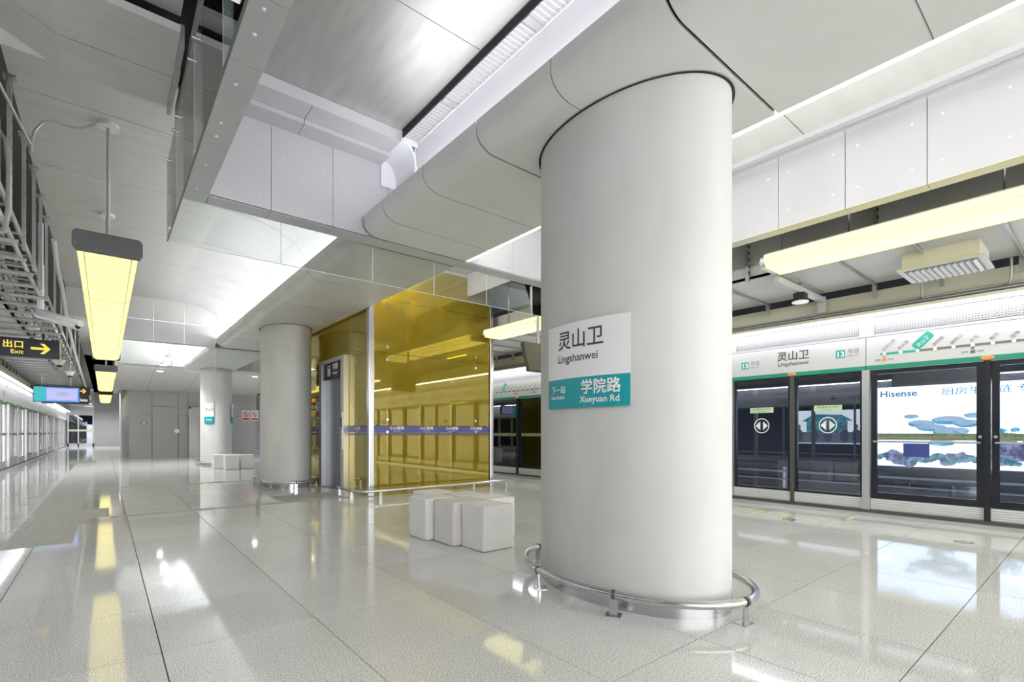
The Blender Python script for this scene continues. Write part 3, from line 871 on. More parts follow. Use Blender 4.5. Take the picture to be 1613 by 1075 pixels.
AX = 12.2; xf = AX - .127
ad = lightbox(AX, -1, -2.6, 3.12, .53, 2.09, 'large white advert with teal cloud trees and rocks behind the right glass doors')
text('lettering', 'Hisense', .17, (xf, 3.0, 1.9), nvR, 'adink', ad, bold=.004, xs=1.1)
text('lettering', '厨房生态链 专家', .15, (xf, 2.05, 1.9), nvR, 'adink', ad, xs=1.25)
sh = [(2.5, 1.5, .12, .04), (1.6, 1.5, .14, .05), (2.05, 1.0, .2, .06), (2.35, 1.36, .2, .07), (2.2, 1.28, .22, .07), (1.95, 1.42, .25, .08), (1.7, 1.36, .2, .07), (1.98, 1.2, .2, .1), (2.15, 1.1, .14, .05), (1.78, 1.22, .12, .06)]
b1, b2 = MB(), MB()
for i, (y, z, a, h) in enumerate(sh):
    blob(b1, xf - .001 - i * .0004, -1, y, z, a, h); blob(b2, xf - .0015 - i * .0004, -1, y, z + h * .35, a * .92, h * .62)
for i in range(26): blob(b1, xf - .002, -1, 1.25 + random.uniform(-.22, .22), 1.12 + random.uniform(-.12, .12), .06, .04, 8, .3)
for i in range(60): blob(b1, xf - .002 - i * .00002, -1, .2 + random.uniform(-.75, .65), 1.3 + random.uniform(-.3, .3), .07, .045, 8, .3)
for y, z in ((.75, 1.85), (.6, 1.78), (.5, 1.82), (.7, 1.68)): blob(b1, xf - .002, -1, y, z, .14, .035)
b1.build('cloud_tree_shade', 'adteal', ad); b2.build('cloud_tree', 'adteal2', ad)
b3, b4 = MB(), MB()
for i in range(90):
    y = random.uniform(-2.4, 2.95); z = .62 + random.uniform(0, .42) * (1 if y < 1.55 else .3)
    if 1.3 < y < 1.8: continue
    blob(b3, xf - .001 - i * .00003, -1, y, z, random.uniform(.1, .22), random.uniform(.06, .13), 9, .3)
for i in range(44):
    y = 3.0 - i * .045; blob(b4, xf - .003 - i * .00003, -1, y, .7 + .05 * math.sin(i * .7), .07, .05, 8, .35)
for i in range(14): blob(b4, xf - .003, -1, .4 - i * .12, .6, .09, .03, 8, .35)
b3.build('rocks', 'adrock', ad); b4.build('shrubs', 'adgreen', ad)
MB().box(xf - .006, xf - .007, 2.62, 2.22, .72, .98).build('product_picture', 'adnavy', ad)
# smaller advert between lift and column
ad = lightbox(AX, -1, 10.6, 14.9, .6, 2.15, 'blue and white advert seen between the lift and the big column')
b = MB(); b.poly([(xf, 10.6, .6), (xf, 14.9, .6), (xf, 14.9, .95), (xf, 14.0, .72), (xf, 13, .66), (xf, 12, .78), (xf, 10.6, 1.1)]); b.build('blue_wave', 'adblue', ad)
b = MB()
for i in range(14): blob(b, xf - .001, -1, 13 + random.uniform(-1.2, 1.6), 1.2 + random.uniform(-.2, .35), .12, .1, 9, .4)
b.build('blue_blots', 'adteal2', ad)
b = MB()
for y in (14.6, 14.1): b.box(xf - .002, xf - .003, y - .1, y + .1, .8, 1.55); blob(b, xf - .003, -1, y, 1.68, .09, .1)
b.build('figures', 'adteal', ad); text('lettering', '安全乘', .42, (xf - .002, 13.6, 1.25), nvR, 'adteal', ad)
# advert on the left tunnel wall (reflected in the right doors)
xl = -6.1 + .127
ad = lightbox(-6.1, 1, 6.3, 8.8, .72, 2.1, 'blue station advert with seated people on the left tunnel wall')
b = MB(); b.box(xl, xl + .001, 6.3, 8.8, .75, 1.2); b.build('ground', 'adgrey', ad)
b = MB(); b.poly([(xl + .001, 6.6, 1.65), (xl + .001, 8.5, 1.65), (xl + .001, 8.0, 1.95), (xl + .001, 7.0, 1.9)]); b.box(xl, xl + .001, 6.8, 8.3, 1.2, 1.65); b.build('pavilion', 'adteal', ad)
b = MB(); bs = MB()
for y in (6.5, 6.9, 7.5, 8.0, 8.6):
    blob(b, xl + .003, 1, y, 1.05, .16, .28); blob(bs, xl + .004, 1, y, 1.42, .08, .1)
b.build('figures', 'adpeople', ad); bs.build('faces', 'adskin', ad)

# ================================================================== COLUMNS
CA, CB = .5, .81


def ell(cx, cy, a, b, z, n=72): return [(cx + a * math.cos(2 * PI * i / n), cy + b * math.sin(2 * PI * i / n), z) for i in range(n)]


def ell_shell(cx, cy, a, b, z0, z1, n=96, cap=True):
    m = MB(); v = ell(cx, cy, a, b, z0, n) + ell(cx, cy, a, b, z1, n)
    m.add(v, [(i, (i + 1) % n, (i + 1) % n + n, i + n) for i in range(n)], True)
    if cap: m.add(v, [tuple(range(n))[::-1], tuple(range(n, 2 * n))])
    return m


def column(cx, cy, lab, lab2):
    t = thing('column', (cx, cy, 0), lab, 'column', 'oval clad columns')
    ell_shell(cx, cy, CA, CB, .09, ZS - .002).build('shaft', 'column', t)
    ell_shell(cx, cy, CA + .004, CB + .004, 0, .09).build('base_skirt', 'steel', t)
    n = 96
    v = ell(cx, cy, CA + .016, CB + .02, ZS - .006, n) + ell(cx, cy, CA - .01, CB - .01, ZS - .006, n)
    MB().add(v, [(i, (i + 1) % n, (i + 1) % n + n, i + n) for i in range(n)]).build('painted_gap_shade', 'dark', t)  # flat black ring: shade of the recess at the column head, as colour
    g = thing('guard_rail', (cx, cy, 0), lab2, 'rail', 'guard rails round the columns')
    MB().tube(ell(cx, cy, CA + .12, CB + .15, .14, 72), .027, 12, True).build('rail', 'steel', g)
    for sx, sy in ((-1, .45), (-1, -.4), (0, -1), (.0, 1), (1, .45), (1, -.4)):
        if sx: x = cx + sx * (CA + .12) * math.sqrt(1 - (sy * .9) ** 2); y = cy + sy * .9 * (CB + .15)
        else: x = cx - .05; y = cy + sy * (CB + .15)
        d = Vector((cx - x, cy - y, 0)).normalized(); p = Vector((-d.y, d.x, 0))
        l = MB()
        c0 = Vector((x, y, 0))
        def slab(a0, a1, w, z0, z1):
            q = [c0 + d * a + p * b for a, b in ((a0, -w), (a1, -w), (a1, w), (a0, w))]
            v = [(k.x, k.y, z0) for k in q] + [(k.x, k.y, z1) for k in q]
            l.add(v, [(3, 2, 1, 0), (4, 5, 6, 7), (0, 1, 5, 4), (1, 2, 6, 5), (2, 3, 7, 6), (3, 0, 4, 7)])
        slab(-.005, .005, .028, .006, .125)
        slab(-.03, .06, .05, 0, .006)
        l.build('leg', 'steel', g)
        MB().cyl(c0 + p * -.012 + Vector((0, 0, .14)), c0 + p * .012 + Vector((0, 0, .14)), .031, 14).build('collar', 'dgrey', g)
    return t


C1 = (3.14, 2.42)
column(3.14, 2.42, 'large pale oval column in the foreground carrying the station sign', 'steel tube guard rail around the foot of the foreground column')
column(3.16, 11.9, 'pale oval column standing left of the amber lift', 'steel guard rail around the foot of the column beside the lift')
column(3.2, 21.2, 'third oval column with small signs near the far wall', 'steel guard rail around the foot of the third far column')


def curved(name, m, parent, z0, z1, t0, t1, off, c=C1, n=24, thick=.006):
    b = MB(); v = []
    for i in range(n + 1):
        t = t0 + (t1 - t0) * i / n
        for z in (z0, z1):
            for o_ in (off, off + thick): v.append((c[0] + (CA + o_) * math.cos(t), c[1] + (CB + o_) * math.sin(t), z))
    f = []
    for i in range(n):
        a = i * 4; b_ = a + 4
        f += [(a, b_, b_ + 1, a + 1), (a + 2, a + 3, b_ + 3, b_ + 2), (a + 1, b_ + 1, b_ + 3, a + 3), (a, a + 2, b_ + 2, b_)]
    f += [(0, 1, 3, 2), (n * 4, n * 4 + 2, n * 4 + 3, n * 4 + 1)]
    b.add(v, f, True); return b.build(name, m, parent)


# arc length parametrisation of the curved sign
def arc_table(t0, t1, off, c=C1, n=200):
    pts = [(c[0] + (CA + off) * math.cos(t0 + (t1 - t0) * i / n), c[1] + (CB + off) * math.sin(t0 + (t1 - t0) * i / n)) for i in range(n + 1)]
    s_ = [0]
    for p, q in zip(pts[:-1], pts[1:]): s_.append(s_[-1] + math.hypot(q[0] - p[0], q[1] - p[1]))
    return pts, s_


def on_arc(tab, u):
    pts, s_ = tab; u = max(0, min(s_[-1] * .9999, u)); k = 0
    while s_[k + 1] < u: k += 1
    f = (u - s_[k]) / (s_[k + 1] - s_[k])
    return pts[k][0] + (pts[k + 1][0] - pts[k][0]) * f, pts[k][1] + (pts[k + 1][1] - pts[k][1]) * f


T0, T1 = 2.70, 3.635
sg = thing('station_sign', (2.66, 2.4, 1.37), 'curved white and teal station sign on the foreground column', 'sign')
curved('white_face', 'signwhite', sg, 1.59, 1.99, T0, T1, .03)
curved('teal_face', 'teal', sg, 1.375, 1.59, T0, T1, .03)
curved('backing', 'satin', sg, 1.39, 1.975, T0 + .02, T1 - .02, .0, thick=.029)
tab = arc_table(T0, T1, .0375); LS = tab[1][-1]


def sign_text(body, size, frac, z, m, bold=0., xs=1., align='LEFT', tab=None, L=None, parent=None):
    vs, fs = text_mesh(body, size, bold, align, xs)
    # split long faces is not needed: glyph polygons are small
    P = []
    for i, (x, y) in enumerate(vs):
        a, b = on_arc(tab, L * frac + x); e = .0004 * (4 * i // len(vs))
        P.append((a - e * .9, b - e * .3, z + y))
    MB().add(P, fs).build('lettering', m, parent)


sign_text('灵山卫', .148, .185, 1.815, 'ink', .0012, 1.0, tab=tab, L=LS, parent=sg)
sign_text('Lingshanwei', .082, .18, 1.71, 'ink', .0005, 1.0, tab=tab, L=LS, parent=sg)
sign_text('下一站', .062, .07, 1.49, 'inkwhite', .001, .95, tab=tab, L=LS, parent=sg)
sign_text('Next Station', .036, .065, 1.445, 'inkwhite', .001, .9, tab=tab, L=LS, parent=sg)
sign_text('学院路', .108, .50, 1.478, 'inkwhite', .0018, 1.0, tab=tab, L=LS, parent=sg)
sign_text('Xueyuan Rd', .062, .49, 1.41, 'inkwhite', .001, 1.05, tab=tab, L=LS, parent=sg)
for k, (t0, t1, lab) in enumerate(((3.75, 4.35, 'small white and teal sign on the left side of the third column'), (5.55, 6.1, 'small white and teal sign on the right edge of the third column'))):
    c3 = (3.2, 21.2)
    s3 = thing('station_sign', (c3[0] + .5 * math.cos(t0), c3[1] + .8 * math.sin(t0), 1.4), lab, 'sign', 'small signs on the third column')
    curved('white_face', 'signwhite', s3, 1.75, 2.25, t0, t1, .04, c3); curved('teal_face', 'teal', s3, 1.5, 1.75, t0, t1, .04, c3)
    tb = arc_table(t0, t1, .048, c3); sign_text('灵山卫', .13, .12, 1.95, 'ink', tab=tb, L=tb[1][-1], parent=s3)
    sign_text('学院路', .09, .2, 1.6, 'inkwhite', tab=tb, L=tb[1][-1], parent=s3)

# ================================================================== SMOKE BARRIER GLASS
gb = thing('smoke_barrier', (.47, 5.83, 3.05), 'clear hanging glass smoke barrier around the near ceiling bay', 'glass barrier')
ysb = [-1.3, -.25, .8, 1.85, 2.89, 3.94, 4.99, 5.83]
for a, b in zip(ysb[:-1], ysb[1:]):
    MB().box(.466, .474, a + .003, b - .003, 3.055, 3.82).build('glass_pane', 'glass', gb)
    MB().box(.464, .476, a, b, 3.05, 3.055).build('pane_edge', 'edgedark', gb)
    MB().box(.465, .475, b - .002, b + .002, 3.05, 3.82).build('pane_edge', 'edge', gb)
xsb = [.47, 1.5, 2.56, 3.43, 4.31, 5.2, 6.05]
for a, b in zip(xsb[:-1], xsb[1:]):
    MB().box(a + .003, b - .003, 5.826, 5.834, 3.055, 3.82 if a < .5 else 3.6).build('glass_pane', 'glass', gb)
    MB().box(a, b, 5.824, 5.836, 3.05, 3.055).build('pane_edge', 'edge', gb)
    MB().box(b - .004, b + .004, 5.825, 5.835, 3.05, 3.5).build('pane_edge', 'edge', gb)
for y in (5.7, 5.1, 4.86, 4.06, 3.82, 3.0, 2.76, 1.97, 1.73):
    s_ = MB()
    s_.cyl((.44, y, 3.78), (.5, y, 3.78), .012, 10)
    for dy, dz in ((.05, .03), (-.05, .03), (.05, -.03), (-.05, -.03)): s_.tube([(.5, y, 3.78), (.485, y + dy, 3.78 + dz)], .007, 6)
    s_.cyl((.49, y, 3.78), (.58, y, 3.78), .009, 8)
    s_.build('spider_fitting', 'steel', gb)
ch = MB().box(.5, .57, -1.3, 5.5, 3.9, 4.2)
ch.build('support_channel', 'galv', gb)
br = MB().box(.44, .47, 4.5, 5.53, 4.12, 4.3)
br.build('fixing_plate', 'galv', gb)
g2 = thing('smoke_barrier', (.3, 15.66, 3.05), 'clear hanging glass smoke barrier at the second ceiling bay before the far wall', 'glass barrier')
xsb = [.35, 1.35, 2.35, 3.4, 4.4, 5.4, 6.05]
for a, b in zip(xsb[:-1], xsb[1:]):
    MB().box(a + .004, b - .004, 15.656, 15.664, 2.86, 3.6).build('glass_pane', 'glass', g2)
    MB().box(a, b, 15.65, 15.67, 2.85, 2.86).build('pane_edge', 'edge', g2)
    MB().box(b - .006, b + .006, 15.652, 15.668, 2.85, 3.5).build('pane_edge', 'edge', g2)

# ================================================================== LIGHT GRILLE of the near bay
gr = thing('light_grille', (2.67, 1, 4.5), 'long slotted white light grille running up to the cross beam', 'ceiling light')
MB().box(2.585, 2.745, -4, 5.03, 4.52, 4.54).build('diffuser', 'grille', gr)
MB().box(2.566, 2.578, -4, 5.06, 4.49, 4.56).build('dark_edge', 'dark', gr)
MB().box(2.745, 2.755, -4, 5.03, 4.48, 4.54).build('frame', 'white', gr)
sl = MB(); pl = []
y = -4
while y < 5.0:
    sl.box(2.578, 2.745, y, y + .012, 4.485, 4.52); y += .052
sl.build('slat', 'satin', gr)['kind'] = 'stuff'
for y in (4.2, 2.96, 1.72, .48, -.76): MB().box(2.575, 2.748, y - .035, y + .035, 4.48, 4.52).build('blank_plate', 'galv', gr)
# uplights inside the cove
area_light('cove_uplight', (2.57, -1.5, 3.69), .25, 13., L_COVE * 2.1, (-.05, 0, 1), (.97, .98, 1))
area_light('cove_uplight', (2.52, 10.6, 3.69), .22, 9.2, L_COVE * 3.1, (-.35, 0, 1), (.97, .98, 1))
area_light('cove_uplight', (2.52, 19.2, 3.69), .22, 6.4, L_COVE * 8, (-.35, 0, 1), (.97, .98, 1))
area_light('line_light', (3.83, -1.7, 3.56), .06, 14., L_COVE * 3.2, (.8, 0, 1), (1, .99, .96))
area_light('line_light', (3.83, 10.6, 3.8), .06, 9.2, L_COVE * 4, (.6, 0, 1), (1, .98, .95))  # added unseen light that brightens the lift interior

# ================================================================== LUMINOUS BAR LAMPS
def bar_lamp(xc, y0, y1, lab, hangers, mt='lamp', dz=0.):
    t = thing('bar_lamp', (xc, y0, 3.1 + dz), lab, 'lamp', 'long yellow ceiling lamps')
    pr = [(-.265, .14), (-.265, .06), (-.2, .0), (.2, .0), (.265, .06), (.265, .14)]
    P = [(xc + a, 3.1 + dz + b) for a, b in pr]
    MB().prism_y(P, y0 + .06, y1 - .06).build('diffuser', mt, t)
    MB().box(xc - .25, xc + .25, y0 + .06, y1 - .06, 3.24 + dz, 3.26 + dz).build('top_housing', 'galv', t)
    e = [(-.3, .17), (-.3, .04), (-.27, .0), (.27, .0), (.3, .04), (.3, .17), (.27, .21), (-.27, .21)] if mt == 'lamp' else [(-.24, .13), (-.24, .05), (-.2, .01), (.2, .01), (.24, .05), (.24, .13)]
    for a, b in ((y0, y0 + .07), (y1 - .07, y1)):
        MB().prism_y([(xc + p * .98, 3.095 + dz + q) for p, q in e], a, b).build('end_cap', 'dgrey' if mt == 'lamp' else 'satin', t)
    w_ = MB()
    for px, pz in ((-.2, 0), (.2, 0), (-.265, .06), (.265, .06)): w_.box(xc + px - .004, xc + px + .004, y0, y1, 3.1 + dz + pz - .004, 3.1 + dz + pz + .003)
    w_.build('edge_wire', 'cream', t)
    y = y0 + 2.5
    while y < y1 - .5:
        b = MB()
        Q = [(xc + a * 1.012, 3.1 + dz + bb - .003) for a, bb in pr]
        b.prism_y(Q, y - .006, y + .006); b.build('seam', 'dgrey', t); y += 2.5
    for y in hangers:
        MB().cyl((xc, y, 3.25 + dz), (xc, y, ZC - .03), .016, 10).build('hanger_rod', 'galv', t)
        MB().cyl((xc, y, ZC - .04), (xc, y, ZC), .1, 24, .09).build('ceiling_rose', 'white', t)
    return t


l1 = bar_lamp(.03, 6.8, 16.9, 'nearest long yellow lamp on the left, hung on rods', (7.0, 9.9, 12.8, 15.7))
MB().tube([(-.58, 7.05, 4.18), (-.56, 7.06, 4.3), (-.5, 7.07, 4.42), (-.42, 7.08, 4.47), (-.3, 7.06, 4.45), (-.2, 7.04, 4.46), (-.08, 7.0, 4.53)], .011, 8).build('flex_cable', 'galv', l1)
bar_lamp(.03, 20.1, 30.0, 'middle long yellow lamp in the left row', (20.4, 25, 29.5))
bar_lamp(.03, 32.6, 42.0, 'farthest long yellow lamp in the left row', (33, 37, 41.5))
def rods(xc, ys, t):
    for y in ys:
        MB().cyl((xc, y, 3.37), (xc, y, 4.68), .012, 8).build('hanger_rod', 'steel', t)
t_ = bar_lamp(6.49, -7.2, 2.78, 'bright long yellow lamp at upper right beside the big column', (), 'lampwhite', .12); rods(6.49, (-5, -2, .65, 1.9), t_)
t_ = bar_lamp(6.49, 4.4, 8.58, 'long pale lamp beyond the big column, next to the lift', (), 'lampwhite', .12); rods(6.49, (6.6, 8.0), t_)
bar_lamp(.03, -7.0, 2.1, 'long yellow lamp over the platform behind the camera', (-5, -1), 'lamp')

# ================================================================== TRACKSIDE SERVICE BAYS
def bay(X_in, X_out, y0, y1, zb, side):
    s_ = 1 if X_out > X_in else -1
    t = thing('service_duct', ((X_in + X_out) / 2, y0, zb), 'grey panelled service duct above the %s track edge' % side, 'duct')
    y = y0; W = .73
    while y < y1:
        b = min(y + W * 4, y1)
        MB().box(X_in, X_out, y + .004, b - .004, zb, zb + .03).build('soffit_panel', 'duct', t)
        MB().box(X_in, X_in + s_ * .03, y + .004, b - .004, zb, zb + .5).build('side_panel', 'duct', t); y = b
    MB().box(X_in + s_ * .03, X_out, y0, y1, zb + .46, zb + .5).build('top_panel', 'dgrey', t)
    y = y0 + .1
    while y < y1:
        xa = X_in - s_ * .02 if side == 'right' else -.72
        MB().box(xa, X_out + s_ * .06, y, y + .006, zb - .045, zb).box(xa, X_out + s_ * .06, y, y + .045, zb - .006, zb - .001).build('angle_bracket', 'galv', t)
        if side == 'left' or y > -1.5:
            MB().box(X_out, X_out + s_ * .03, y, y + .05, zb - .2, zb + .02).build('strut', 'galv', t)
        y += W
    y = y0 + .4
    while y < y1:
        MB().box(X_in - s_ * .07, X_in - s_ * .03, y, y + .045, zb - .05, 4.4).build('strut', 'galv', t)
        h = MB()
        if abs(y) < 16:
            for k in range(12): h.box(X_in - s_ * .071, X_in - s_ * .03, y - .001, y + .012, zb + .05 + k * .09, zb + .09 + k * .09)
            h.build('slot', 'dgrey', t)['kind'] = 'stuff'
        y += W * 2
    return t


dr = bay(6.84, 8.4, -6, 22.5, 3.3, 'right')
MB().box(6.76, 8.9, Y0, Y1, 4.7, 4.8).build('trim_12', 'dgrey'); bpy.data.objects['trim_12']['kind'] = 'structure'
MB().box(6.05, 6.12, Y0, 22.7, 4.28, 4.8).build('trim_13', 'dgrey'); bpy.data.objects['trim_13']['kind'] = 'structure'
MB().box(5.9, 6.75, Y0, 22.7, 4.68, 4.8).build('trim_14', 'dgrey'); bpy.data.objects['trim_14']['kind'] = 'structure'
# channel arm with smoke detector
MB().box(6.8, 8.4, 2.78, 2.84, 3.16, 3.24).box(8.36, 8.4, 2.76, 2.86, 3.0, 3.24).build('channel_arm', 'duct', dr)
sp = thing('smoke_detector', (7.55, 2.8, 3.0), 'white disc sensor under a black box below the right duct', 'detector')
MB().cyl((7.55, 2.8, 3.02), (7.55, 2.8, 3.035), .105, 32).build('disc', 'white', sp)
MB().box(7.48, 7.62, 2.73, 2.87, 3.06, 3.15).build('box', 'dark', sp); MB().cyl((7.55, 2.8, 3.035), (7.55, 2.8, 3.06), .02, 10).build('stem', 'white', sp)
MB().cyl((7.55, 2.8, 3.15), (7.55, 2.8, 3.3), .02, 8).build('hanger', 'galv', sp)
sp = thing('smoke_detector', (7.4, 7.6, 3.0), 'small round sensor below the right duct between lift and big column', 'detector')
MB().cyl((7.4, 7.6, 3.02), (7.4, 7.6, 3.04), .1, 24).build('disc', 'white', sp); MB().box(7.33, 7.47, 7.53, 7.67, 3.06, 3.14).build('box', 'dark', sp)
MB().cyl((7.4, 7.6, 3.04), (7.4, 7.6, 3.3), .015, 8).build('stem', 'galv', sp)
# air grille box
ac = thing('air_grille', (7.6, 1.2, 3.08), 'cream air supply box with louvred grille below the right duct', 'air vent')
MB().box(7.3, 7.92, .92, 1.6, 3.12, 3.3).build('box', 'cream', ac)  # cream with the lamps' yellow cast put into the colour
MB().box(7.26, 7.96, .88, 1.64, 3.095, 3.12).build('frame', 'duct', ac); MB().box(7.32, 7.9, .94, 1.58, 3.09, 3.095).build('throat', 'dgrey', ac)
for k in range(11):
    y = .955 + k * .056
    MB().prism_x([(y, 3.09), (y + .006, 3.09), (y + .03, 3.07), (y + .024, 3.07)], 7.33, 7.89).build('louvre', 'duct', ac)
for k, yy in enumerate((2.2, .9, -.4)):
    pass
# conduits near the right header
cd_ = thing('conduit', (8.3, 1.8, 2.95), 'grey conduit drop between the right duct and the header', 'pipe')
MB().tube([(8.37, 1.62, 3.29), (8.37, 1.62, 3.05), (8.39, 1.62, 3.0), (8.44, 1.62, 2.98)], .013, 8).build('pipe', 'galv', cd_)
MB().tube([(8.37, .78, 3.29), (8.37, .78, 3.05), (8.39, .8, 3.0), (8.44, .84, 2.98)], .013, 8).build('pipe', 'galv', cd_)
# perforated tray top right
# monitor near the big column
tv = thing('monitor', (5.8, 6.3, 2.22), 'black hanging monitor seen from behind beside the big column', 'screen')
MB().prism_x([(6.2, 2.24), (6.28, 2.22), (6.44, 2.72), (6.36, 2.74)], 5.48, 6.1).build('case', 'dgrey', tv)
MB().cyl((5.85, 6.4, 2.7), (5.85, 6.4, ZC), .025, 10).build('hanger', 'galv', tv)

dl = bay(-1.25, -2.25, 4.5, 54, 3.28, 'left')
sk = MB().box(-2.9, -.72, Y0, Y1, 4.85, 4.95); sk.build('trim_15', 'dgrey'); bpy.data.objects['trim_15']['kind'] = 'structure'
# heavy struts hung from the ceiling edge
for k, (y, x) in enumerate(((6.62, -.68), (7.8, -.69), (8.7, -.68), (9.7, -.69), (10.6, -.69), (12.3, -.69), (14.1, -.69), (16, -.69), (18, -.69), (20.5, -.69), (23.5, -.69))):
    s_ = thing('hanger_strut', (x, y, 3.2), 'galvanised slotted strut on the left ceiling edge, %s from the camera' % ORD[k], 'strut', 'struts along the left ceiling edge')
    MB().box(x - .03, x + .0, y - .0, y + .05, 3.25, ZC).box(x - .03, x - .025, y - .03, y + .05, 3.25, ZC).build('channel', 'galv', s_)
    MB().box(x - .06, x + .03, y - .03, y + .08, ZC - .015, ZC).box(x - .04, x + .01, y - .01, y + .06, ZC - .11, ZC - .015).build('head_plate', 'galv', s_)
    sl = MB()
    for j in range(9): sl.box(x + .0, x + .001, y + .018, y + .032, 3.4 + j * .12, 3.44 + j * .12)
    sl.build('slot', 'dark', s_)['kind'] = 'stuff'
# stacked cable trays beside the struts
for k, (z, lab) in enumerate(((3.34, 'lower'), (3.62, 'upper'))):
    s_ = thing('cable_tray', (-.85, 6, z), '%s galvanised cable tray along the left ceiling edge' % lab, 'cable tray', 'cable trays on the left')
    MB().box(-.82, -.8, 6.9, 40, z, z + .08).build('rail', 'galv', s_); MB().box(-1.16, -1.14, 6.9, 40, z, z + .08).build('rail', 'galv', s_)
    r = MB()
    for j in range(60): r.box(-1.14, -.82, 7.0 + j * .5, 7.04 + j * .5, z, z + .02)
    r.build('rung', 'galv', s_)['kind'] = 'stuff'
# wall cabinet and conduit loop at the left picture edge
cb = thing('service_cabinet', (-.95, 6.3, 3.1), 'white service cabinet with rounded edge at the far left picture edge', 'cabinet')
MB().box(-1.2, -.74, 6.15, 6.5, 3.33, 4.1).build('body', 'white', cb, .02)
MB().box(-.739, -.735, 6.2, 6.45, 3.4, 4.03).build('door', 'duct', cb)
cl = thing('conduit', (-.72, 6.4, 3.0), 'thick grey flexible conduit looping under the left cabinet', 'pipe')
MB().tube([(-.78, 6.6, 4.05), (-.72, 6.62, 3.95), (-.7, 6.62, 3.7), (-.7, 6.6, 3.3), (-.72, 6.58, 3.08), (-.8, 6.5, 3.0), (-.95, 6.35, 2.98), (-1.3, 6.2, 2.98)], .02, 10).build('pipe', 'galv', cl)
cl = thing('conduit', (-.6, 6.9, 4.1), 'thin diagonal pipe crossing the upper left corner', 'pipe')
MB().tube([(-.8, 5.75, 4.35), (-.58, 7.0, 4.12)], .014, 10).build('pipe', 'galv', cl)
MB().cyl((-.58, 7.0, 4.05), (-.58, 7.0, 4.2), .02, 10).build('clip', 'galv', cl)
cl = thing('cable', (-.6, 11, 3.4), 'bundle of pale cables sagging along the left struts', 'cable')
for q, (dx, dz) in enumerate(((0, 0), (.02, .02), (-.02, .03))):
    MB().tube([(-.62 + dx, 10.6, 4.2 + dz), (-.62 + dx, 11.2, 4.0 + dz), (-.6 + dx, 12.2, 3.8 + dz), (-.62 + dx, 14, 3.55 + dz), (-.62 + dx, 18, 3.3 + dz), (-.64 + dx, 26, 3.2 + dz), (-.66 + dx, 40, 3.15 + dz)], .012, 6).build('cord', 'white', cl)
dn = thing('drop_pipe', (-.8, 11.0, 3.1), 'white vertical pipe above the exit sign carrying the camera', 'pipe')
MB().cyl((-.8, 11.0, 3.16), (-.8, 11.0, 3.9), .045, 14).cyl((-.8, 11.0, 3.9), (-.8, 11.0, ZC), .036, 14).build('pipe', 'white', dn)
bc = thing('bullet_camera', (-.6, 10.7, 2.95), 'white bullet security camera tilted down above the exit sign', 'camera')
A_, B_ = Vector((-.84, 11.03, 3.1)), Vector((-.33, 10.3, 2.85))
MB().cyl(A_, B_, .055, 8).build('body', 'white', bc)
MB().cyl(A_ + Vector((.02, -.02, .05)), B_ + Vector((.04, -.06, .04)), .05, 6).build('sun_shield', 'white', bc)
MB().cyl(B_, B_ + (B_ - A_).normalized() * .02, .035, 12).build('lens', 'dark', bc)
MB().cyl((-.8, 11.0, 3.1), (-.8, 11.0, 3.2), .02, 8).build('arm', 'white', bc)
for k, (x, y, z) in enumerate(((-.81, 15.5, 2.75), (-.81, 20.0, 2.9))):
    o = thing('dome_camera', (x, y, z), ['white dome camera hung below the exit sign on the left', 'smaller white camera on a pole above the blue display'][k], 'camera')
    MB().cyl((x, y, z), (x, y, z + .12), .06, 16, .12).build('housing', 'white', o); MB().cyl((x, y, z + .12), (x, y, 3.342), .025, 10).build('pole', 'galv', o)
    MB().cyl((x, y, z - .04), (x, y, z), .05, 16).build('dome', 'dark', o)
# luminaires behind the frame top left
o = thing('spot_lamp', (.34, 3.85, 4.4), 'white recessed lamp box at the top left edge', 'lamp')
MB().box(.16, .34, 4.0, 4.08, 4.34, 4.5).build('body', 'white', o, .01); MB().box(.17, .33, 4.01, 4.07, 4.335, 4.341).build('lens', 'stripsoft', o)

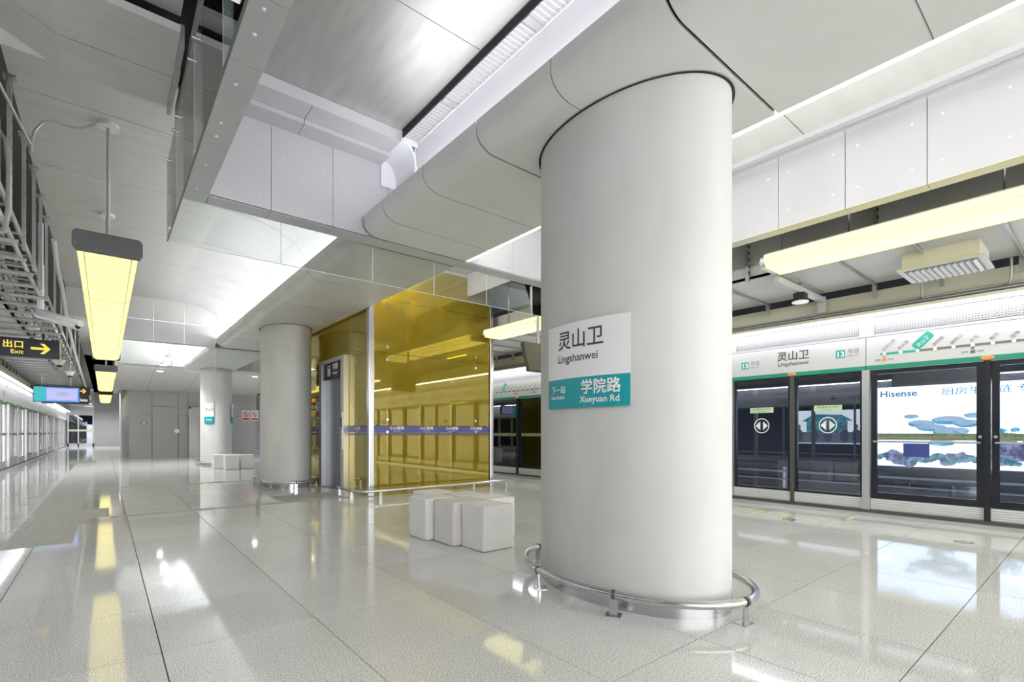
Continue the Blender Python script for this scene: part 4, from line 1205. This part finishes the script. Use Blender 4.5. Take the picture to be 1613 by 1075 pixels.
# ---- hanging exit signs and displays on the left
def exit_sign(xr, y, w, z0, h, lab, full=True):
    t = thing('exit_sign', (xr - w / 2, y, z0), lab, 'sign')
    MB().box(xr - w, xr, y, y + .16, z0, z0 + h).build('case', 'signblack', t, .008)
    n = (0, -1, 0); yy = y - .003; s = h / .36
    text('lettering', '出口', .15 * s, (xr - .80 * s, yy, z0 + .18 * s), n, 'yellowlit', t, bold=.003)
    text('lettering', 'Exit', .105 * s, (xr - .69 * s, yy, z0 + .06 * s), n, 'yellowlit', t, bold=.001, xs=1.1)
    a = MB()
    cx_, cz = xr - .27 * s, z0 + .18 * s
    L_ = .14 * s; th = .022 * s
    a.box(cx_ - L_, cx_ + L_ * .8, yy, yy - .001, cz - th, cz + th)
    for sg in (-1, 1):
        a.poly([(cx_ + L_, yy - .001, cz), (cx_ + L_ - .09 * s, yy - .001, cz + sg * .1 * s), (cx_ + L_ - .15 * s, yy - .001, cz + sg * .1 * s), (cx_ + L_ - .06 * s, yy - .001, cz)])
    a.build('arrow', 'yellowlit', t)
    ic = MB(); ix = xr - 1.12 * s; iz = z0 + .18 * s; R = .12 * s
    for (x0, x1, q0, q1) in ((-1, 1, .88, 1), (-1, 1, -1, -.88), (-1, -.88, -1, 1), (.88, 1, -1, 1)): ic.box(ix + x0 * R * 1.15, ix + x1 * R * 1.15, yy, yy - .001, iz + q0 * R, iz + q1 * R)
    for i in (-1, 1):
        ic.box(ix + i * R * .75 - .018 * s, ix + i * R * .75 + .018 * s, yy, yy - .001, iz - R * .7, iz + R * .7)
        ic.box(ix + i * R * .45 - .014 * s, ix + i * R * .45 + .014 * s, yy, yy - .001, iz - R * .7, iz + R * .7)
    g = disc((ix, yy - .001, iz + R * .45), n, R * .22, 12); ic.add(g.v, g.f)
    ic.box(ix - R * .16, ix + R * .16, yy, yy - .001, iz - R * .65, iz + R * .2)
    ic.build('pictogram', 'yellowlit', t)
    for dx in (.25, w - .3): MB().cyl((xr - dx, y + .08, z0 + h), (xr - dx, y + .08, 3.24), .018, 10).build('hanger', 'dark', t)
    return t


exit_sign(-.73, 14.0, 1.75, 2.72, .38, 'black exit sign with yellow arrow and lettering at the left edge')
exit_sign(-.50, 29.0, 2.2, 2.83, .36, 'smaller distant black exit sign behind the blue display')
t = thing('direction_sign', (-1.4, 29.2, 2.45), 'distant black sign with white arrow below the far exit sign', 'sign')
MB().box(-2.1, -.55, 29.2, 29.34, 2.44, 2.82).build('case', 'signblack', t)
text('lettering', '← 往 卫生间 Toilets', .17, (-2.05, 29.19, 2.57), (0, -1, 0), 'whitelit', t, bold=.003)
for x in (-1.9, -.7): MB().cyl((x, 29.27, 2.8), (x, 29.27, 3.24), .018, 8).build('hanger', 'dark', t)
tv = thing('information_display', (-1.3, 22.5, 2.2), 'glowing blue passenger information screen hanging on the left', 'screen')
MB().box(-1.82, -.66, 22.5, 22.6, 2.2, 2.74).build('case', 'signblack', tv)
MB().box(-1.80, -.68, 22.495, 22.5, 2.22, 2.7).build('display', 'screen', tv)
MB().box(-1.80, -1.52, 22.49, 22.494, 2.23, 2.7).build('side_column', 'screenteal', tv)
MB().box(-1.49, -.72, 22.49, 22.494, 2.27, 2.66).build('picture', 'screenlav', tv)
b = MB(); b.prism_y([(-1.3, 2.42), (-1.25, 2.5), (-1.17, 2.55), (-1.02, 2.55), (-.94, 2.48), (-.9, 2.42)], 22.485, 22.489); b.build('train_picture', 'adgrey', tv)
for x in (-1.6, -.9): MB().cyl((x, 22.55, 2.74), (x, 22.55, 3.24), .02, 8).build('hanger', 'galv', tv)

# ---- pendant downlights
for k, (x, y, lab) in enumerate(((1.6, 19.2, 'nearest of the three small downlights before the far wall'), (1.62, 21.4, 'middle of the three small downlights before the far wall'),
                            (1.66, 23.6, 'farthest of the three small downlights before the far wall'), (4.97, 23.4, 'single small downlight between the second and third columns'))):
    zc = (3.62 if y > 22.8 else 3.7)
    o = thing('downlight', (x, y, 3.55), lab, 'lamp', 'small round downlights')
    MB().cyl((x, y, 3.57), (x, y, 3.66), .11, 24).build('housing', 'white', o)
    MB().cyl((x, y, 3.563), (x, y, 3.572), .1, 24).build('lens', 'down', o)
    if y < 22.8: MB().cyl((x, y, 3.66), (x, y, ZC - .04), .01, 6).build('rod', 'galv', o)
    l = bpy.data.lights.new('downlight_lamp', 'SPOT'); l.energy = 60; l.spot_size = 2.2; l.spot_blend = .6; l.shadow_soft_size = .1
    lo = bpy.data.objects.new('downlight_lamp', l); COL.objects.link(lo); lo.location = (x, y, 3.54)

for k, y in enumerate((46.5, 51.0)):  # added fixtures and spots that brighten the dark far end
    o = thing('downlight', (.1, y, 4.5), ['added round ceiling light brightening the far platform end', 'last added round ceiling light brightening the end wall'][k], 'lamp', 'small round downlights')
    MB().cyl((.1, y, 4.5), (.1, y, ZC), .12, 20).build('housing', 'white', o); MB().cyl((.1, y, 4.494), (.1, y, 4.502), .1, 20).build('lens', 'down', o)
    l = bpy.data.lights.new('downlight_lamp', 'SPOT'); l.energy = 220; l.spot_size = 2.5; l.spot_blend = .6; l.shadow_soft_size = .1
    lo = bpy.data.objects.new('downlight_lamp', l); COL.objects.link(lo); lo.location = (.1, y, 4.47)

# ================================================================== LIFT ENCLOSURE
EX0, EX1, EY0, EY1, EZ = 3.82, 6.62, 8.8, 12.3, 4.5
el = thing('lift_enclosure', (EX0, EY0, 0), 'glass lift enclosure of amber panes with a steel doorway', 'lift')
post = lambda x0, x1, y0, y1, z1=EZ: MB().box(x0, x1, y0, y1, 0, z1).build('corner_post', 'steel', el, .012)
post(EX0 - .05, EX0 + .06, EY0 - .05, EY0 + .06); post(EX1 - .04, EX1 + .05, EY0 - .05, EY0 + .05); post(EX0 - .03, EX0 + .06, EY1 - .05, EY1 + .05)
rows = [.0, 1.32, 2.7, 3.72, EZ]
for z0, z1 in zip(rows[:-1], rows[1:]):
    MB().box(EX0 + .07, EX1 - .05, EY0 - .006, EY0 + .006, z0 + .005, z1 - .005).build('glass_pane', 'amber', el)
    MB().box(EX0 - .006, EX0 + .006, EY0 + .07, 9.8, z0 + .005, z1 - .005).build('glass_pane', 'amber', el)
    MB().box(EX0 - .006, EX0 + .006, 11.32, EY1 - .06, z0 + .005, z1 - .005).build('glass_pane', 'amber', el)
    MB().box(EX1 - .006, EX1 + .006, EY0 + .07, EY1, z0 + .005, z1 - .005).build('glass_pane', 'amber', el)
MB().box(EX0 - .006, EX0 + .006, 9.805, 11.315, 2.78, 3.7).build('glass_pane', 'amber', el); MB().box(EX0 - .006, EX0 + .006, 9.805, 11.315, 3.71, EZ).build('glass_pane', 'amber', el)
# spider fittings
def fit(x, y, z, n):
    b = MB(); p = Vector((x, y, z)); n = Vector(n)
    b.cyl(p, p + n * .02, .03, 14); b.cyl(p - n * .12, p, .012, 8)
    b.build('spider_fitting', 'steel', el)
for z in (1.44, 1.20, 2.82, 2.58, 3.62):
    for x in (4.15, 6.2): fit(x, EY0 - .007, z, (0, -1, 0))
    for y in (9.35, 11.8): fit(EX0 - .007, y, z, (-1, 0, 0))
# inner steel work
for x, y in ((4.3, 9.1), (4.95, 9.15), (5.6, 9.15), (6.3, 9.1), (4.3, 12), (6.3, 12), (5.0, 11.9)):
    MB().box(x - .07, x + .07, y - .07, y + .07, 0, EZ + .05).build('shaft_post', 'shaft', el)
for z in (.9, 2.2, 3.3, 4.25):
    MB().box(4.3, 6.3, 9.08, 9.14, z, z + .14).build('shaft_beam', 'shaft', el)
for z in (.9, 2.2, 3.3): MB().box(4.26, 4.34, 9.1, 12, z, z + .12).build('shaft_beam', 'shaft', el)
MB().box(4.5, 6.2, 10.0, 10.05, .05, 4.5).build('lift_car_wall', 'shaftdark', el)
MB().box(4.45, 4.5, 10.0, 11.6, .05, 4.5).build('lift_car_wall', 'shaftdark', el)
for k in range(14): MB().box(4.62, 4.78, 9.6, 9.63, .3 + k * .28, .33 + k * .28).build('ladder_rung', 'cream', el)
MB().box(4.6, 4.62, 9.6, 9.63, 0, 4.4).box(4.78, 4.8, 9.6, 9.63, 0, 4.4).build('ladder_rail', 'cream', el)
MB().box(EX0, EX1, EY0, EY1, EZ, EZ + .06).build('roof', 'duct', el)
ab = MB().box(4.9, 5.5, 8.95, 9.3, 4.0, 4.28).build('air_unit', 'cream', el)
# portal and door
po = MB().box(EX0 - .12, EX0 + .02, 9.82, 9.98, 0, 2.76).box(EX0 - .12, EX0 + .02, 11.14, 11.3, 0, 2.76).box(EX0 - .12, EX0 + .02, 9.98, 11.14, 2.68, 2.76).build('door_portal', 'satin', el)
MB().box(EX0 - .09, EX0 + .02, 9.98, 11.14, 2.34, 2.68).build('lift_sign_case', 'signblack', po)
text('lettering', '电梯', .15, (EX0 - .093, 10.52, 2.53), (-1, 0, 0), 'inkwhite', po, bold=.003)
text('lettering', 'Elevator', .085, (EX0 - .093, 10.52, 2.42), (-1, 0, 0), 'inkwhite', po, bold=.002)
ic = MB(); R = .11
for a, b, c, d in ((-1, 1, .85, 1), (-1, 1, -1, -.85), (-1, -.85, -1, 1), (.85, 1, -1, 1), (-.55, -.3, -.7, .5), (.3, .55, -.7, .5), (-.1, .1, -.7, .5)):
    ic.box(EX0 - .091, EX0 - .093, 10.74 - a * R * .8, 10.74 - b * R * .8, 2.51 + c * R, 2.51 + d * R)
ic.build('pictogram', 'inkwhite', po)
for a, b in ((9.99, 10.557), (10.563, 11.13)): MB().box(EX0 - .01, EX0 + .01, a, b, .01, 2.34).build('lift_door', 'doorsteel', el)
MB().box(EX0 - .14, EX0, 9.85, 11.25, 0, .012).build('sill', 'satin', el)
cp = MB().box(EX0 - .135, EX0 - .12, 9.86, 9.94, .85, 1.6).build('call_panel', 'satin', el)
MB().box(EX0 - .139, EX0 - .135, 9.875, 9.925, 1.3, 1.5).build('display', 'dark', cp)
for z in (1.1, 1.2): MB().cyl((EX0 - .135, 9.9, z), (EX0 - .145, 9.9, z), .018, 12).build('button', 'white', cp)
# safety band
for (x0, x1, y0, y1) in ((EX0 + .07, EX1 - .05, EY0 - .012, EY0 - .008), (EX0 - .012, EX0 - .008, EY0 + .07, 9.8), (EX0 - .012, EX0 - .008, 11.32, EY1 - .06)):
    MB().box(x0, x1, y0, y1, 1.195, 1.315).build('safety_band', 'purple', el); MB().box(x0, x1, y0, y1, 1.14, 1.17).build('safety_band', 'purple', el)
for x in (4.35, 5.0, 5.6, 6.22):
    text('lettering', '小心玻璃', .075, (x, EY0 - .014, 1.25), (0, -1, 0), 'inkwhite', el, 'CENTER', .001); text('lettering', 'Caution Glass', .03, (x, EY0 - .014, 1.21), (0, -1, 0), 'inkwhite', el, 'CENTER')
for y in (9.4, 11.8):
    text('lettering', '小心玻璃', .075, (EX0 - .014, y, 1.25), (-1, 0, 0), 'inkwhite', el, 'CENTER', .001); text('lettering', 'Caution Glass', .03, (EX0 - .014, y, 1.21), (-1, 0, 0), 'inkwhite', el, 'CENTER')
nt = MB().box(EX0 - .03, EX0 - .015, 11.38, 11.8, 1.5, 2.0).build('lift_notice', 'signwhite'); tag(nt, 'white and red lift notice on the amber glass left of the lift door', 'notice')
MB().box(EX0 - .032, EX0 - .03, 11.38, 11.8, 1.9, 2.0).build('black_heading', 'signblack', nt); MB().box(EX0 - .032, EX0 - .03, 11.52, 11.78, 1.55, 1.68).build('red_block', 'red', nt)
text('lettering', '电梯须知', .06, (EX0 - .034, 11.59, 1.93), (-1, 0, 0), 'inkwhite', nt, 'CENTER'); text('lettering', '安全乘梯', .05, (EX0 - .034, 11.59, 1.8), (-1, 0, 0), 'ink', nt, 'CENTER')
# rail round the lift
gr_ = thing('guard_rail', (3.5, 8.4, 0), 'long steel guard rail bending around the foot of the lift enclosure', 'rail')
pts = [(3.46, 9.45, .14), (3.46, 8.62, .14)] + [(3.66 - .2 * math.cos(t), 8.62 - .2 * math.sin(t), .14) for t in (PI / 8, PI / 4, 3 * PI / 8)] + [(3.66, 8.42, .14), (6.95, 8.42, .14)]
MB().tube(pts, .028, 12).build('rail', 'steel', gr_)
for x, y in ((3.46, 9.38), (3.46, 8.8), (3.85, 8.42), (4.9, 8.42), (5.9, 8.42), (6.75, 8.42)):
    MB().box(x - .025, x + .025, y - .006, y + .006, .005, .13).box(x - .04, x + .04, y - .02, y + .05, 0, .005).build('leg', 'steel', gr_)

# ================================================================== CUBE STOOLS
def stool(x0, y0, lab, warm, grp, s=.39, h=.46):
    m = MB().box(x0, x0 + s, y0, y0 + s, .004, h)
    o = m.build('cube_stool', 'stoolwarm' if warm else 'stool', None, .018, 3)
    tag(o, lab, 'stool', grp); return o


G1, G2 = 'cube stools by the foreground column', 'cube stools near the third column'
stool(2.89, 3.96, 'white cube stool nearest the camera beside the foreground column', 0, G1)
stool(2.80, 4.37, 'warm grey cube stool between two white ones, front row', 1, G1)
stool(2.72, 4.80, 'white cube stool at the left end of the near cluster', 0, G1)
stool(3.25, 4.37, 'white cube stool behind the nearest one, touching the column outline', 0, G1)
stool(3.16, 4.80, 'warm grey cube stool in the middle of the near cluster', 1, G1)
stool(3.0, 5.24, 'pale cube stool at the back of the near cluster', 0, G1)
stool(2.95, 17.85, 'white cube stool in front of the far cluster', 0, G2)
stool(2.72, 18.5, 'white cube stool at the left end of the far cluster', 0, G2)
stool(2.86, 18.27, 'warm grey cube stool second from left in the far cluster', 1, G2) if False else None
stool(3.12, 18.36, 'warm grey cube stool in the middle of the far cluster', 1, G2)
stool(3.4, 17.95, 'white cube stool at the right end of the far cluster', 0, G2)
